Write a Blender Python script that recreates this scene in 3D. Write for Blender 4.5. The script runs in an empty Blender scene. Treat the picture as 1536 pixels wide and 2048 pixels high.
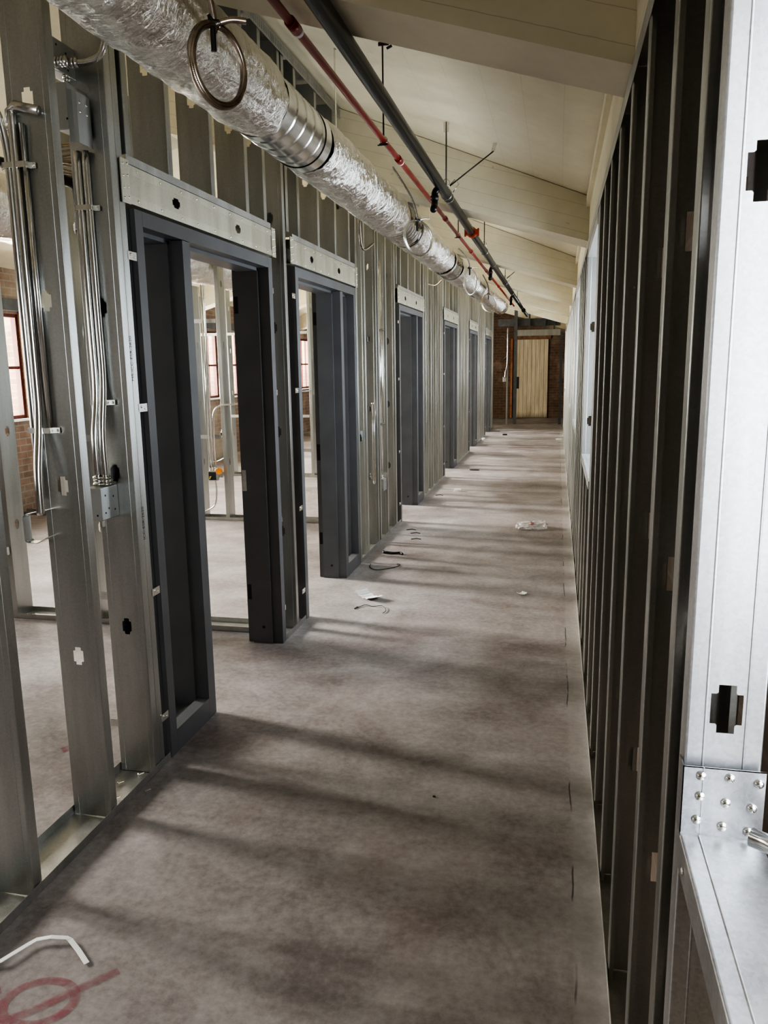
import bpy, bmesh, math, random
from math import sin, cos, pi, sqrt, radians
from mathutils import Vector, Matrix, noise
random.seed(7)
sc = bpy.context.scene
col = sc.collection

# ------------------------------------------------------------------ helpers
class MB:
    """collects faces and links them as ONE mesh object"""
    def __init__(s): s.v = []; s.f = []
    def add(s, vs, fs):
        b = len(s.v); s.v += [tuple(v) for v in vs]; s.f += [tuple(b + i for i in f) for f in fs]; return s
    def quad(s, a, b, c, d): return s.add([a, b, c, d], [(0, 1, 2, 3)])
    def box(s, x0, x1, y0, y1, z0, z1):
        vs = [(x, y, z) for x in (x0, x1) for y in (y0, y1) for z in (z0, z1)]
        return s.add(vs, [(0, 1, 3, 2), (4, 6, 7, 5), (0, 4, 5, 1), (2, 3, 7, 6), (0, 2, 6, 4), (1, 5, 7, 3)])
    def prism(s, poly, axis, a0, a1, caps=True):
        def P(p, a):
            if axis == 'z': return (p[0], p[1], a)
            if axis == 'y': return (p[0], a, p[1])
            return (a, p[0], p[1])
        n = len(poly); vs = [P(p, a0) for p in poly] + [P(p, a1) for p in poly]
        fs = [(i, (i + 1) % n, n + (i + 1) % n, n + i) for i in range(n)]
        if caps: fs += [tuple(range(n))[::-1], tuple(range(n, 2 * n))]
        return s.add(vs, fs)
    def strip(s, poly, axis, a0, a1):
        for i in range(len(poly) - 1):
            p, q = poly[i], poly[i + 1]
            def P(p, a): return (p[0], p[1], a) if axis == 'z' else ((p[0], a, p[1]) if axis == 'y' else (a, p[0], p[1]))
            s.quad(P(p, a0), P(q, a0), P(q, a1), P(p, a1))
        return s
    def tube(s, pts, r, seg=12, closed=False, caps=True, rf=None):
        pts = [Vector(p) for p in pts]; n = len(pts)
        T = []
        for i in range(n):
            a = pts[(i - 1) % n] if (closed or i) else pts[0]
            b = pts[(i + 1) % n] if (closed or i < n - 1) else pts[-1]
            t = (b - a); T.append(t.normalized() if t.length > 1e-9 else Vector((0, 0, 1)))
        u = T[0].orthogonal().normalized(); base = len(s.v); U = []
        for i in range(n):
            u = (u - T[i] * u.dot(T[i]))
            u = u.normalized() if u.length > 1e-9 else T[i].orthogonal().normalized()
            U.append(u.copy())
        for i in range(n):
            w = T[i].cross(U[i]); rr = r if rf is None else rf(i)
            for k in range(seg):
                a = 2 * pi * k / seg
                s.v.append(tuple(pts[i] + (U[i] * cos(a) + w * sin(a)) * rr))
        m = n if closed else n - 1
        for i in range(m):
            j = (i + 1) % n
            for k in range(seg):
                k2 = (k + 1) % seg
                s.f.append((base + i * seg + k, base + i * seg + k2, base + j * seg + k2, base + j * seg + k))
        if caps and not closed:
            s.f.append(tuple(base + k for k in range(seg))[::-1])
            s.f.append(tuple(base + (n - 1) * seg + k for k in range(seg)))
        return s
    def dome(s, c, n, r, h=None, seg=10, rings=4):
        """rounded screw head"""
        c = Vector(c); n = Vector(n).normalized(); u = n.orthogonal().normalized(); w = n.cross(u); h = h or r * .6
        b = len(s.v)
        for i in range(rings):
            a = (pi / 2) * i / rings
            for k in range(seg):
                t = 2 * pi * k / seg
                s.v.append(tuple(c + (u * cos(t) + w * sin(t)) * r * cos(a) + n * h * sin(a)))
        s.v.append(tuple(c + n * h)); top = len(s.v) - 1
        for i in range(rings - 1):
            for k in range(seg):
                s.f.append((b + i * seg + k, b + i * seg + (k + 1) % seg, b + (i + 1) * seg + (k + 1) % seg, b + (i + 1) * seg + k))
        for k in range(seg): s.f.append((b + (rings - 1) * seg + k, b + (rings - 1) * seg + (k + 1) % seg, top))
        return s
    def build(s, name, mat, parent=None, org=None, smooth=False, bevel=0):
        o0 = Vector(org) if org is not None else Vector((0, 0, 0))
        if parent is not None: o0 = Vector(parent.location)
        me = bpy.data.meshes.new(name)
        me.from_pydata([tuple(Vector(v) - o0) for v in s.v], [], s.f)
        me.materials.append(mat)
        if smooth:
            for p in me.polygons: p.use_smooth = True
        o = bpy.data.objects.new(name, me); col.objects.link(o)
        if parent is not None: o.parent = parent
        else: o.location = o0
        if bevel:
            m = o.modifiers.new('bev', 'BEVEL'); m.width = bevel; m.segments = 2; m.limit_method = 'ANGLE'
        return o

def tag(o, label, cat, group=None):
    o['label'] = label; o['category'] = cat; o['kind'] = 'thing'
    if group: o['group'] = group
    return o
def thing(name, label, cat, loc=(0, 0, 0), group=None):
    o = bpy.data.objects.new(name, None); o.empty_display_size = .05; col.objects.link(o); o.location = loc
    return tag(o, label, cat, group)
def struct(o): o['kind'] = 'structure'; return o
def build_at(mb, name, mat, root, smooth=False, bevel=0):
    """part of a part: parent chain below an Empty whose children have no own offset"""
    top = root
    while top.parent: top = top.parent
    o0 = Vector(top.location)
    me = bpy.data.meshes.new(name); me.from_pydata([tuple(Vector(v) - o0) for v in mb.v], [], mb.f); me.materials.append(mat)
    if smooth:
        for p in me.polygons: p.use_smooth = True
    o = bpy.data.objects.new(name, me); col.objects.link(o); o.parent = root
    if bevel:
        m = o.modifiers.new('bev', 'BEVEL'); m.width = bevel; m.segments = 2; m.limit_method = 'ANGLE'
    return o
def dup(o, loc, label=None, group=None, rotz=None):
    c = o.copy(); col.objects.link(c); c.location = loc
    if rotz is not None: c.rotation_euler = (0, 0, rotz)
    if label: c['label'] = label
    if group: c['group'] = group
    for ch in o.children:
        d = ch.copy(); col.objects.link(d); d.parent = c
        for g in ch.children:
            e = g.copy(); col.objects.link(e); e.parent = d
    return c
def fillet(pts, r, n=6):
    pts = [Vector(p) for p in pts]; out = [pts[0]]
    for i in range(1, len(pts) - 1):
        a, b, c = pts[i - 1], pts[i], pts[i + 1]
        d1 = (a - b); d2 = (c - b); rr = min(r, d1.length * .45, d2.length * .45)
        p, q = b + d1.normalized() * rr, b + d2.normalized() * rr
        for k in range(n + 1):
            t = k / n; out.append(p * (1 - t) ** 2 + b * 2 * t * (1 - t) + q * t * t)
    out.append(pts[-1]); return out
def spline(pts, n=8, closed=False):
    P = [Vector(p) for p in pts]; out = []; m = len(P)
    rng = range(m) if closed else range(m - 1)
    for i in rng:
        p0 = P[(i - 1) % m] if (closed or i > 0) else P[0]; p1 = P[i]; p2 = P[(i + 1) % m]
        p3 = P[(i + 2) % m] if (closed or i + 2 < m) else P[-1]
        for k in range(n):
            t = k / n
            out.append(.5 * ((2 * p1) + (p2 - p0) * t + (2 * p0 - 5 * p1 + 4 * p2 - p3) * t * t + (3 * p1 - p0 - 3 * p2 + p3) * t ** 3))
    if not closed: out.append(P[-1])
    return out
def even(pts, step):
    out = [pts[0]]; acc = 0
    for a, b in zip(pts, pts[1:]):
        L = (b - a).length
        while acc + L >= step:
            t = (step - acc) / L; a = a.lerp(b, t); out.append(a); L = (b - a).length; acc = 0
        acc += L
    return out

# ------------------------------------------------------------------ materials
class NT:
    def __init__(s, name):
        s.m = bpy.data.materials.new(name); s.m.use_nodes = True; s.t = s.m.node_tree; s.n = s.t.nodes; s.l = s.t.links
        s.b = s.n['Principled BSDF']
    def add(s, typ, **kw):
        n = s.n.new(typ)
        for k, v in kw.items(): setattr(n, k, v)
        return n
    def link(s, a, b): s.l.new(a, b)
    def coord(s, kind='Object', scale=(1, 1, 1)):
        tc = s.add('ShaderNodeTexCoord'); mp = s.add('ShaderNodeMapping'); mp.inputs['Scale'].default_value = scale
        s.link(tc.outputs[kind], mp.inputs['Vector']); return mp.outputs[0]
    def geo(s, scale=(1, 1, 1)):
        g = s.add('ShaderNodeNewGeometry'); mp = s.add('ShaderNodeMapping'); mp.inputs['Scale'].default_value = scale
        s.link(g.outputs['Position'], mp.inputs['Vector']); return mp.outputs[0]
    def noise(s, vec, scale=5, detail=4, rough=.55, dist=0):
        n = s.add('ShaderNodeTexNoise'); n.inputs['Scale'].default_value = scale; n.inputs['Detail'].default_value = detail
        n.inputs['Roughness'].default_value = rough; n.inputs['Distortion'].default_value = dist
        s.link(vec, n.inputs['Vector']); return n.outputs['Fac']
    def ramp(s, fac, stops):
        r = s.add('ShaderNodeValToRGB'); e = r.color_ramp.elements
        while len(e) < len(stops): e.new(.5)
        for i, (p, c) in enumerate(stops):
            e[i].position = p; e[i].color = (c, c, c, 1) if isinstance(c, (int, float)) else (*c, 1)
        s.link(fac, r.inputs['Fac']); return r.outputs['Color']
    def mix(s, fac, a, b, mode='MIX'):
        m = s.add('ShaderNodeMix', data_type='RGBA', blend_type=mode)
        for sock, v in ((0, fac), (6, a), (7, b)):
            if hasattr(v, 'links'): s.link(v, m.inputs[sock])
            else: m.inputs[sock].default_value = v if sock == 0 else (*v, 1)
        return m.outputs[2]
    def math(s, op, a, b=None, c=None):
        m = s.add('ShaderNodeMath', operation=op)
        for i, v in enumerate((a, b, c)):
            if v is None: continue
            if hasattr(v, 'links'): s.link(v, m.inputs[i])
            else: m.inputs[i].default_value = v
        return m.outputs[0]
    def set(s, **kw):
        for k, v in kw.items():
            k = k.replace('_', ' ').replace('Base Color', 'Base Color')
            i = s.b.inputs[k]
            if hasattr(v, 'links'): s.link(v, i)
            else: i.default_value = (*v, 1) if isinstance(v, tuple) and len(v) == 3 else v
    def bump(s, h, strength=.2, dist=.01):
        b = s.add('ShaderNodeBump'); b.inputs['Strength'].default_value = strength; b.inputs['Distance'].default_value = dist
        s.link(h, b.inputs['Height']); s.link(b.outputs[0], s.b.inputs['Normal']); return b

def steel_mat(name, c0, c1, r0, r1, metal=1.0, spangle=.5, bump=.05):
    k = NT(name); g = k.geo()
    rnd = k.add('ShaderNodeObjectInfo').outputs['Random']
    gs = k.geo((4, 4, .45))
    n1 = k.noise(gs, 3.0, 4, .6); n2 = k.noise(g, 160, 2, .5)
    v = k.add('ShaderNodeTexVoronoi'); v.inputs['Scale'].default_value = 210; k.link(g, v.inputs['Vector'])
    sp = k.add('ShaderNodeSeparateColor'); k.link(v.outputs['Color'], sp.inputs[0])
    f = k.math('ADD', k.math('MULTIPLY', n1, .75), k.math('MULTIPLY', k.math('SUBTRACT', sp.outputs[0], .5), spangle * .28))
    f = k.math('ADD', f, k.math('MULTIPLY', k.math('SUBTRACT', rnd, .5), .16))
    k.set(Base_Color=k.ramp(f, [(.15, c0), (.72, c1)]), Metallic=metal)
    k.set(Roughness=k.math('ADD', k.math('MULTIPLY', n1, r1 - r0), k.math('ADD', r0, k.math('MULTIPLY', k.math('SUBTRACT', n2, .5), .05))))
    n3 = k.noise(k.geo((1.5, 1.5, .5)), 2.4, 2, .5)
    b = k.bump(n3, bump * 6, .006)
    return k.m
M = {}
M['steel'] = steel_mat('galvanized_steel', (.36, .37, .355), (.62, .625, .60), .27, .43, .95, .35)
M['steel_track'] = steel_mat('track_steel', (.38, .38, .36), (.62, .62, .60), .3, .55, .85)
M['steel_header_lit'] = steel_mat('cream_lit_header_steel', (.52, .50, .42), (.76, .74, .63), .34, .52, .85, .5)  # cream cast of reflected light tinted into the steel's colour
M['steel_lit'] = steel_mat('window_lit_galvanized', (.42, .43, .45), (.84, .85, .86), .30, .46, .9, .45)  # lighter copy of the galvanized steel, window light put into its colour
M['box_steel'] = steel_mat('box_steel', (.42, .43, .42), (.6, .61, .6), .32, .5, .85, .2)
def simple(name, c, rough=.5, metal=0, noise_amt=.15, scale=12, bump=0, **kw):
    k = NT(name); g = k.coord('Object'); n = k.noise(g, scale, 4)
    a = tuple(max(0, x * (1 - noise_amt)) for x in c); b = tuple(min(1, x * (1 + noise_amt)) for x in c)
    k.set(Base_Color=k.ramp(n, [(.3, a), (.7, b)]), Roughness=rough, Metallic=metal)
    for q, v in kw.items(): k.b.inputs[q.replace('_', ' ')].default_value = v
    if bump: k.bump(n, bump, .004)
    return k.m
M['conduit'] = simple('conduit_steel', (.80, .80, .78), .18, 1, .08)
M['zinc'] = simple('zinc_fittings', (.74, .74, .70), .26, 1, .1, 60)
M['screw'] = simple('screw_heads', (.80, .80, .76), .22, 1, .05)
M['frame'] = simple('grey_primer', (.118, .120, .124), .42, 0, .10, 5)
M['frame_dark'] = simple('dark_cutout', (.015, .015, .016), .6)
M['black'] = simple('black_steel_pipe', (.012, .012, .012), .28, 0, .3, 30)
M['black'].node_tree.nodes['Principled BSDF'].inputs['Specular IOR Level'].default_value = .22
M['blackrubber'] = simple('black_rubber', (.012, .012, .012), .5)
M['red'] = simple('red_sprinkler_pipe', (.24, .018, .014), .3, 0, .25, 8)
M['redclamp'] = simple('red_clamp_paint', (.62, .08, .03), .4, 0, .2)
M['redwood'] = simple('red_painted_wood', (.10, .02, .013), .5, 0, .3, 20)
M['wood'] = simple('brown_wood', (.22, .12, .065), .65, 0, .4, 10)
M['white'] = simple('white_plastic', (.85, .85, .83), .45, 0, .04)
M['paper'] = simple('white_paper', (.82, .82, .80), .8, 0, .05)
M['orange'] = simple('orange_plastic', (.9, .30, .03), .4)
M['yellow'] = simple('yellow_wire', (.6, .55, .08), .5)
M['slit_light'] = simple('orange_slit_light', (.42, .17, .075), .6, 0, .4, 4)  # light in the door slit put into an orange base colour
M['green'] = simple('green_wire', (.05, .16, .09), .5)
M['darkwire'] = simple('dark_wire', (.05, .045, .04), .45, .3)
M['ink'] = simple('black_ink', (.03, .03, .03), .7)
M['cable'] = simple('armored_cable', (.50, .43, .36), .26, 1, .2, 40)
M['bagred'] = simple('red_print', (.5, .1, .06), .6)
M['greysteelframe'] = simple('dark_grey_steel', (.10, .105, .11), .5, .4, .2)

k = NT('insulation_foil'); g = k.geo((1, 2.2, 1))
n1 = k.noise(g, 7, 4, .55, 1.2); n2 = k.noise(g, 22, 5, .6, 1.6); n3 = k.noise(k.geo((1, .35, 1)), 26, 4, .6, .8)
wv = k.math('ADD', k.math('ADD', k.math('MULTIPLY', n1, 1.0), k.math('MULTIPLY', n2, .55)), k.math('MULTIPLY', n3, .45))
k.set(Base_Color=k.ramp(n1, [(.2, (.70, .68, .63)), (.8, (.93, .91, .86))]), Metallic=1.0, Roughness=k.math('ADD', .08, k.math('MULTIPLY', n2, .12)))
k.bump(wv, .9, .020); M['foil'] = k.m
k = NT('spiral_duct_metal'); g = k.geo(); n1 = k.noise(g, 9, 4)
k.set(Base_Color=k.ramp(n1, [(.3, (.55, .55, .52)), (.7, (.78, .78, .74))]), Metallic=1.0, Roughness=.24); k.bump(n1, .1, .01); M['duct'] = k.m

# concrete floor
k = NT('worn_concrete'); g = k.geo()
big = k.noise(g, .55, 5, .6, .4); mid = k.noise(g, 2.3, 8, .66, .6); fine = k.noise(g, 34, 6, .7); streak = k.noise(k.geo((1.0, 5, 1)), 1.4, 6, .62, .3)
f = k.math('ADD', k.math('MULTIPLY', big, .42), k.math('ADD', k.math('MULTIPLY', mid, .4), k.math('ADD', k.math('MULTIPLY', fine, .26), k.math('MULTIPLY', streak, .12))))
c = k.ramp(f, [(.40, (.085, .066, .062)), (.52, (.185, .160, .153)), (.62, (.29, .266, .258)), (.76, (.44, .415, .405))])
redn = k.noise(g, .9, 6, .65, .5)
c = k.mix(k.math('MULTIPLY', k.ramp(redn, [(.50, 0.0), (.72, 1.0)]), .34), c, (.20, .125, .105))
vor = k.add('ShaderNodeTexVoronoi', feature='DISTANCE_TO_EDGE'); vor.inputs['Scale'].default_value = .55
dn = k.add('ShaderNodeTexNoise'); dn.inputs['Scale'].default_value = 2.0; k.link(g, dn.inputs['Vector'])
k.link(k.mix(.25, g, dn.outputs['Color']), vor.inputs['Vector'])
crack = k.ramp(vor.outputs['Distance'], [(.0, 1.0), (.0035, 0.0)])
c = k.mix(k.math('MULTIPLY', crack, .10), c, (.08, .065, .06))
dust = k.ramp(k.noise(g, 70, 3, .8), [(.70, 0.0), (.78, 1.0)])
c = k.mix(k.math('MULTIPLY', dust, .16), c, (.45, .42, .40))
scr = k.ramp(k.noise(k.geo((14, 1.2, 1)), 3, 3, .8, .6), [(.72, 0.0), (.80, 1.0)])
c = k.mix(k.math('MULTIPLY', scr, .15), c, (.40, .37, .35))
sx = k.add('ShaderNodeSeparateXYZ'); k.link(g, sx.inputs[0]); wob = k.noise(k.geo((0, 1, 0)), 2.2, 4, .6)
xx = k.math('ADD', sx.outputs[0], k.math('MULTIPLY', wob, .03))
band = k.ramp(xx, [(.095, 0.0), (.112, 1.0)]); c = k.mix(k.math('MULTIPLY', band, .30), c, (.40, .385, .355))
seam = k.math('LESS_THAN', k.math('ABSOLUTE', k.math('SUBTRACT', xx, .104)), .0028)
seam = k.math('MULTIPLY', seam, k.ramp(k.noise(k.geo((0, 1, 0)), 1.7, 3, .7), [(.5, 0.0), (.56, .75)]))
c = k.mix(seam, c, (.035, .03, .027))
k.set(Base_Color=c, Roughness=k.math('ADD', .46, k.math('MULTIPLY', mid, .26)), Specular_IOR_Level=.35)
k.bump(k.math('ADD', mid, k.math('MULTIPLY', fine, .3)), .12, .006); M['floor'] = k.m

def ceil_mat(name, lam):
    k = NT(name); g = k.geo(); s = k.add('ShaderNodeSeparateXYZ'); k.link(g, s.inputs[0])
    n = k.noise(g, 1.3, 5, .6); n2 = k.noise(g, 14, 4, .6)
    c = k.ramp(k.math('ADD', k.math('MULTIPLY', n, .7), k.math('MULTIPLY', n2, .3)), [(.3, (.71, .655, .495)), (.7, (.85, .80, .63))])
    h = k.math('ADD', s.outputs[2], k.math('MULTIPLY', k.math('ABSOLUTE', k.math('ADD', s.outputs[0], 2.86)), .297)) if lam else s.outputs[0]
    wob = k.math('MULTIPLY', n2, .006)
    fr = k.math('FRACT', k.math('DIVIDE', k.math('ADD', h, wob), .088 if lam else .19))
    line = k.ramp(fr, [(0, 1.0), (.022 if lam else .015, 1.0), (.04 if lam else .03, 0.0)])
    c = k.mix(k.math('MULTIPLY', line, .33 if lam else .10), c, (.22, .17, .11))
    spots = k.ramp(k.noise(g, 24, 2, .4), [(.76, 0.0), (.80, 1.0)])
    c = k.mix(k.math('MULTIPLY', spots, .25), c, (.25, .19, .12))
    k.set(Base_Color=c, Roughness=.6); k.bump(n2, .08, .005); return k.m
M['ceiling'] = ceil_mat('painted_roof_deck', False); M['beam'] = ceil_mat('painted_laminated_timber', True)

def brick_mat(name, c1, c2, mortar, axis):
    k = NT(name); g = k.geo(); s = k.add('ShaderNodeSeparateXYZ'); k.link(g, s.inputs[0])
    cb = k.add('ShaderNodeCombineXYZ'); k.link(s.outputs[1 if axis == 'x' else 0], cb.inputs[0]); k.link(s.outputs[2], cb.inputs[1])
    b = k.add('ShaderNodeTexBrick'); k.link(cb.outputs[0], b.inputs['Vector'])
    b.inputs['Scale'].default_value = 1; b.inputs['Brick Width'].default_value = .215; b.inputs['Row Height'].default_value = .075
    b.inputs['Mortar Size'].default_value = .007; b.inputs['Color1'].default_value = (*c1, 1); b.inputs['Color2'].default_value = (*c2, 1); b.inputs['Mortar'].default_value = (*mortar, 1)
    n = k.noise(g, 7, 6, .65); n2 = k.noise(g, 1.1, 5, .6)
    c = k.mix(.55, b.outputs['Color'], k.ramp(n, [(.3, .25), (.75, .95)]), 'MULTIPLY')
    c = k.mix(k.math('MULTIPLY', k.ramp(n2, [(.5, 0.0), (.68, 1.0)]), .65), c, (.42, .36, .28))
    k.set(Base_Color=c, Roughness=.85); k.bump(b.outputs['Fac'], -.5, .01); return k.m
M['brick'] = brick_mat('old_red_brick', (.30, .185, .135), (.22, .14, .10), (.30, .27, .23), 'x')
M['brick_east'] = brick_mat('dusty_brick', (.31, .24, .19), (.25, .19, .15), (.32, .28, .24), 'x')
M['brick_end'] = brick_mat('end_wall_brick', (.22, .13, .085), (.15, .09, .06), (.22, .18, .14), 'y')

k = NT('old_white_boards'); g = k.geo(); s = k.add('ShaderNodeSeparateXYZ'); k.link(g, s.inputs[0])
n = k.noise(k.geo((6, 1, .5)), 3, 6, .65); n2 = k.noise(k.geo((25, 1, 1.2)), 3, 4, .6)
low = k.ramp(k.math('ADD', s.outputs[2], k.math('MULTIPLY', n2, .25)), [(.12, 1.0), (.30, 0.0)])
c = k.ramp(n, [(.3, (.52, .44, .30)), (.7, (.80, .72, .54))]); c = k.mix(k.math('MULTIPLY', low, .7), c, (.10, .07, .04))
k.set(Base_Color=c, Roughness=.65); M['boards'] = k.m

for nm_, ta, tb in (('glass', .93, .98), ('sun_dimming_glass', .42, .55)):  # second glass is darkened to let less sun onto the near floor
  k = NT('window_' + nm_); tr = k.add('ShaderNodeBsdfTransparent'); gl = k.add('ShaderNodeBsdfGlossy'); gl.inputs['Roughness'].default_value = .03
  lw = k.add('ShaderNodeLayerWeight'); lw.inputs['Blend'].default_value = .5; fr = k.math('ADD', k.math('MULTIPLY', k.math('POWER', lw.outputs['Facing'], 5), .7), .04); mx = k.add('ShaderNodeMixShader')
  nz = k.noise(k.geo(), 3, 3); k.link(k.ramp(nz, [(0, ta), (1, tb)]), tr.inputs['Color'])
  k.link(fr, mx.inputs[0]); k.link(tr.outputs[0], mx.inputs[1]); k.link(gl.outputs[0], mx.inputs[2]); k.link(mx.outputs[0], k.n['Material Output'].inputs['Surface']); M[nm_] = k.m

k = NT('clear_plastic_film'); n = k.noise(k.coord('Object'), 14, 3)
k.set(Base_Color=(.8, .8, .8), Roughness=.15, Alpha=k.ramp(n, [(.35, .22), (.7, .75)])); M['plastic'] = k.m

k = NT('pink_marking_paint'); g = k.geo(); n = k.noise(g, 40, 4, .7); n2 = k.noise(g, 8, 4, .6)
k.set(Base_Color=(.30, .075, .095), Roughness=.75, Alpha=k.math('MULTIPLY', k.ramp(n, [(.30, .15), (.6, .75)]), k.ramp(n2, [(.3, .35), (.6, .8)]))); M['paint'] = k.m

# ------------------------------------------------------------------ constants (metres)
XL, XR = -1.530, .172           # corridor faces of the two stud walls
D, DR = .152, .092              # stud depths of the two walls
SL = .297                       # roof slope
BZ, DZ = 2.395, 2.685           # beam soffit and deck height at XR
XRIDGE, XW, XE = -2.86, -5.90, .30
def zb(x): return BZ + SL * (XR - x) if x >= XRIDGE else BZ + SL * (XR - XRIDGE) - SL * (XRIDGE - x)
SD = .395
def zd(x): return DZ + SD * (XR - x) if x >= XRIDGE else DZ + SD * (XR - XRIDGE) - SD * (XRIDGE - x)
YB, YE = -8.0, 23.2             # behind camera, end wall
BEAMS = [(-.78, -.50), (2.42, 2.70), (5.69, 6.03), (8.93, 9.22), (11.83, 12.12), (14.75, 15.05), (17.75, 18.05), (20.95, 21.2)]
FR = [2.752, 4.575, 7.73, 10.95, 14.2, 17.42]   # near edge of each door frame
FW = 1.43
WR = [(-.45, .975), (4.05, 5.30), (7.3, 8.55), (10.5, 11.75), (13.7, 14.95), (16.9, 18.15)]   # window openings in the stud wall on the right
WLg = [y + 3.25 * i for i in range(-3, 5) for y in (3.77, 4.79, 5.81)]   # starts of the windows in the far left wall

# ------------------------------------------------------------------ shell
struct(MB().box(XW - .3, XE + .3, YB, YE + .25, -.12, 0).build('floor', M['floor']))
mb = MB()
xs = [XW - .3, XRIDGE, XE + .3]
zz = [zd(x) for x in xs]
mb.prism([(xs[0], zz[0]), (xs[1], zz[1]), (xs[2], zz[2]), (xs[2], zz[2] + .1), (xs[1], zz[1] + .1), (xs[0], zz[0] + .1)], 'y', YB - .1, YE + .3)
struct(mb.build('ceiling', M['ceiling']))

def wall_with_holes(x0, x1, y0, y1, z1, holes, zl, zh):
    mb = MB(); y = y0
    for a, b in holes:
        mb.box(x0, x1, y, a, 0, z1); mb.box(x0, x1, a, b, 0, zl); mb.box(x0, x1, a, b, zh, z1); y = b
    mb.box(x0, x1, y, y1, 0, z1); return mb
holesL = [(y, y + .9) for y in WLg]
struct(wall_with_holes(XW - .28, XW, YB, YE, 2.72, holesL, 1.05, 2.20).build('wall_west', M['brick']))
struct(wall_with_holes(XE, XE + .26, YB, YE, 2.66, [(a + .02, b - .02) for a, b in WR], .98, 2.26).build('wall_east', M['brick_east']))
def gable(y0, y1):
    return MB().prism([(XW - .28, 0), (XE + .26, 0), (XE + .26, zd(XE + .26)), (XRIDGE, zd(XRIDGE)), (XW - .28, zd(XW - .28))], 'y', y0, y1)
struct(gable(YE, YE + .25).build('wall_north', M['brick_end']))
struct(gable(YB - .1, YB).build('wall_south', M['brick_end']))

n = 0
for i, (y0) in enumerate(WLg):          # ganged red windows of the rooms
    n += 1; y1 = y0 + .9; x0, x1 = XW - .075, XW - .015
    mb = MB(); t = .038
    mb.box(x0, x1, y0, y0 + t, 1.05, 2.20); mb.box(x0, x1, y1 - t, y1, 1.05, 2.20); mb.box(x0, x1, y0 + t, y1 - t, 1.05, 1.05 + t); mb.box(x0, x1, y0 + t, y1 - t, 2.20 - t, 2.20)
    mb.box(x0 + .01, x1 - .01, y0 + t, y1 - t, 1.60, 1.63)
    for q in (1, 2): mb.box(x0 + .015, x1 - .015, y0 + q * .3 - .01, y0 + q * .3 + .01, 1.05 + t, 2.20 - t)
    w = struct(mb.build('window_%d' % n, M['redwood']))
    build_at(MB().quad((XW - .045, y0 + t, 1.05 + t), (XW - .045, y1 - t, 1.05 + t), (XW - .045, y1 - t, 2.2 - t), (XW - .045, y0 + t, 2.2 - t)), 'glass_pane', M['glass' if y0 > 3.5 else 'sun_dimming_glass'], w)  # nearest panes get the darkened glass, added to dim the sun
    build_at(MB().box(XW - .02, XW + .05, y0 - .06, y1 + .06, 1.025, 1.05), 'sill', M['white'], w)
for a, b in WR:
    n += 1; y0, y1 = a + .02, b - .02; x0, x1 = XE + .15, XE + .21; t = .05
    mb = MB(); mb.box(x0, x1, y0, y0 + t, .98, 2.26); mb.box(x0, x1, y1 - t, y1, .98, 2.26); mb.box(x0, x1, y0 + t, y1 - t, .98, .98 + t); mb.box(x0, x1, y0 + t, y1 - t, 2.26 - t, 2.26)
    mb.box(x0, x1, (y0 + y1) / 2 - .02, (y0 + y1) / 2 + .02, .98 + t, 2.26 - t)
    w = struct(mb.build('window_%d' % n, M['redwood']))
    build_at(MB().quad((XE + .18, y0 + t, .98 + t), (XE + .18, y1 - t, .98 + t), (XE + .18, y1 - t, 2.26 - t), (XE + .18, y0 + t, 2.26 - t)), 'glass_pane', M['glass'], w)
# grey steel lintel above the windows of the rooms, brown posts between them
tag(MB().box(XW + .002, XW + .06, 2.75, 16.6, 2.23, 2.355).build('lintel_channel', M['greysteelframe'], org=(XW, 2.6, 2.23)), 'long grey steel channel above the red windows of the rooms', 'steel channel')
for i, y in enumerate(WLg):
    if y < 2.5: continue
    y -= .09
    o = MB().box(XW + .004, XW + .05, y - .035, y + .055, 1.05, 2.228).build('window_post', M['wood'], org=(XW, y, 1.05))
    tag(o, 'brown wooden post standing between two bright windows of the rooms', 'post', 'brown window posts in the rooms')

# ------------------------------------------------------------------ roof beams and blocking
names = ['behind the spot where the photo was taken', 'shadowed one crossing above the first door frame', 'the second, above the bare spiral duct piece and first boxes',
         'third along the corridor, with the red clamped pipe under it', 'fourth along the corridor', 'fifth along the corridor', 'sixth along the corridor', 'last one, in front of the brick end wall']
names[2] = 'second along the corridor, brightly lit underneath'
names[3] = 'third along the corridor'
for (y0, y1), nm in zip(BEAMS, names):
    if y0 < 0: continue
    mb = MB(); xa, xb_ = XE - .005, XW + .005
    mb.prism([(xa, zb(xa)), (xa, zd(xa) - .004), (XRIDGE, zd(XRIDGE) - .004), (xb_, zd(xb_) - .004), (xb_, zb(xb_)), (XRIDGE, zb(XRIDGE))], 'y', y0, y1)
    o = mb.build('ceiling_beam', M['beam'], org=(XRIDGE, y0, zb(XRIDGE)))
    tag(o, 'sloping white laminated roof beam, ' + nm, 'roof beam')
t = 0
for (a, b) in zip(BEAMS, BEAMS[1:]):
    t += 1
    mb = MB().box(XR + .012, XR + .06, a[1] + .002, b[0] - .002, BZ + .01, zd(XR + .036) - .012)
    mb.box(XR - .012, XR + .012, a[1] + .002, b[0] - .002, zd(XR + .01) - .07, zd(XR + .01) - .012)
    struct(mb.build('trim_%d' % t, M['beam']))

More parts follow.
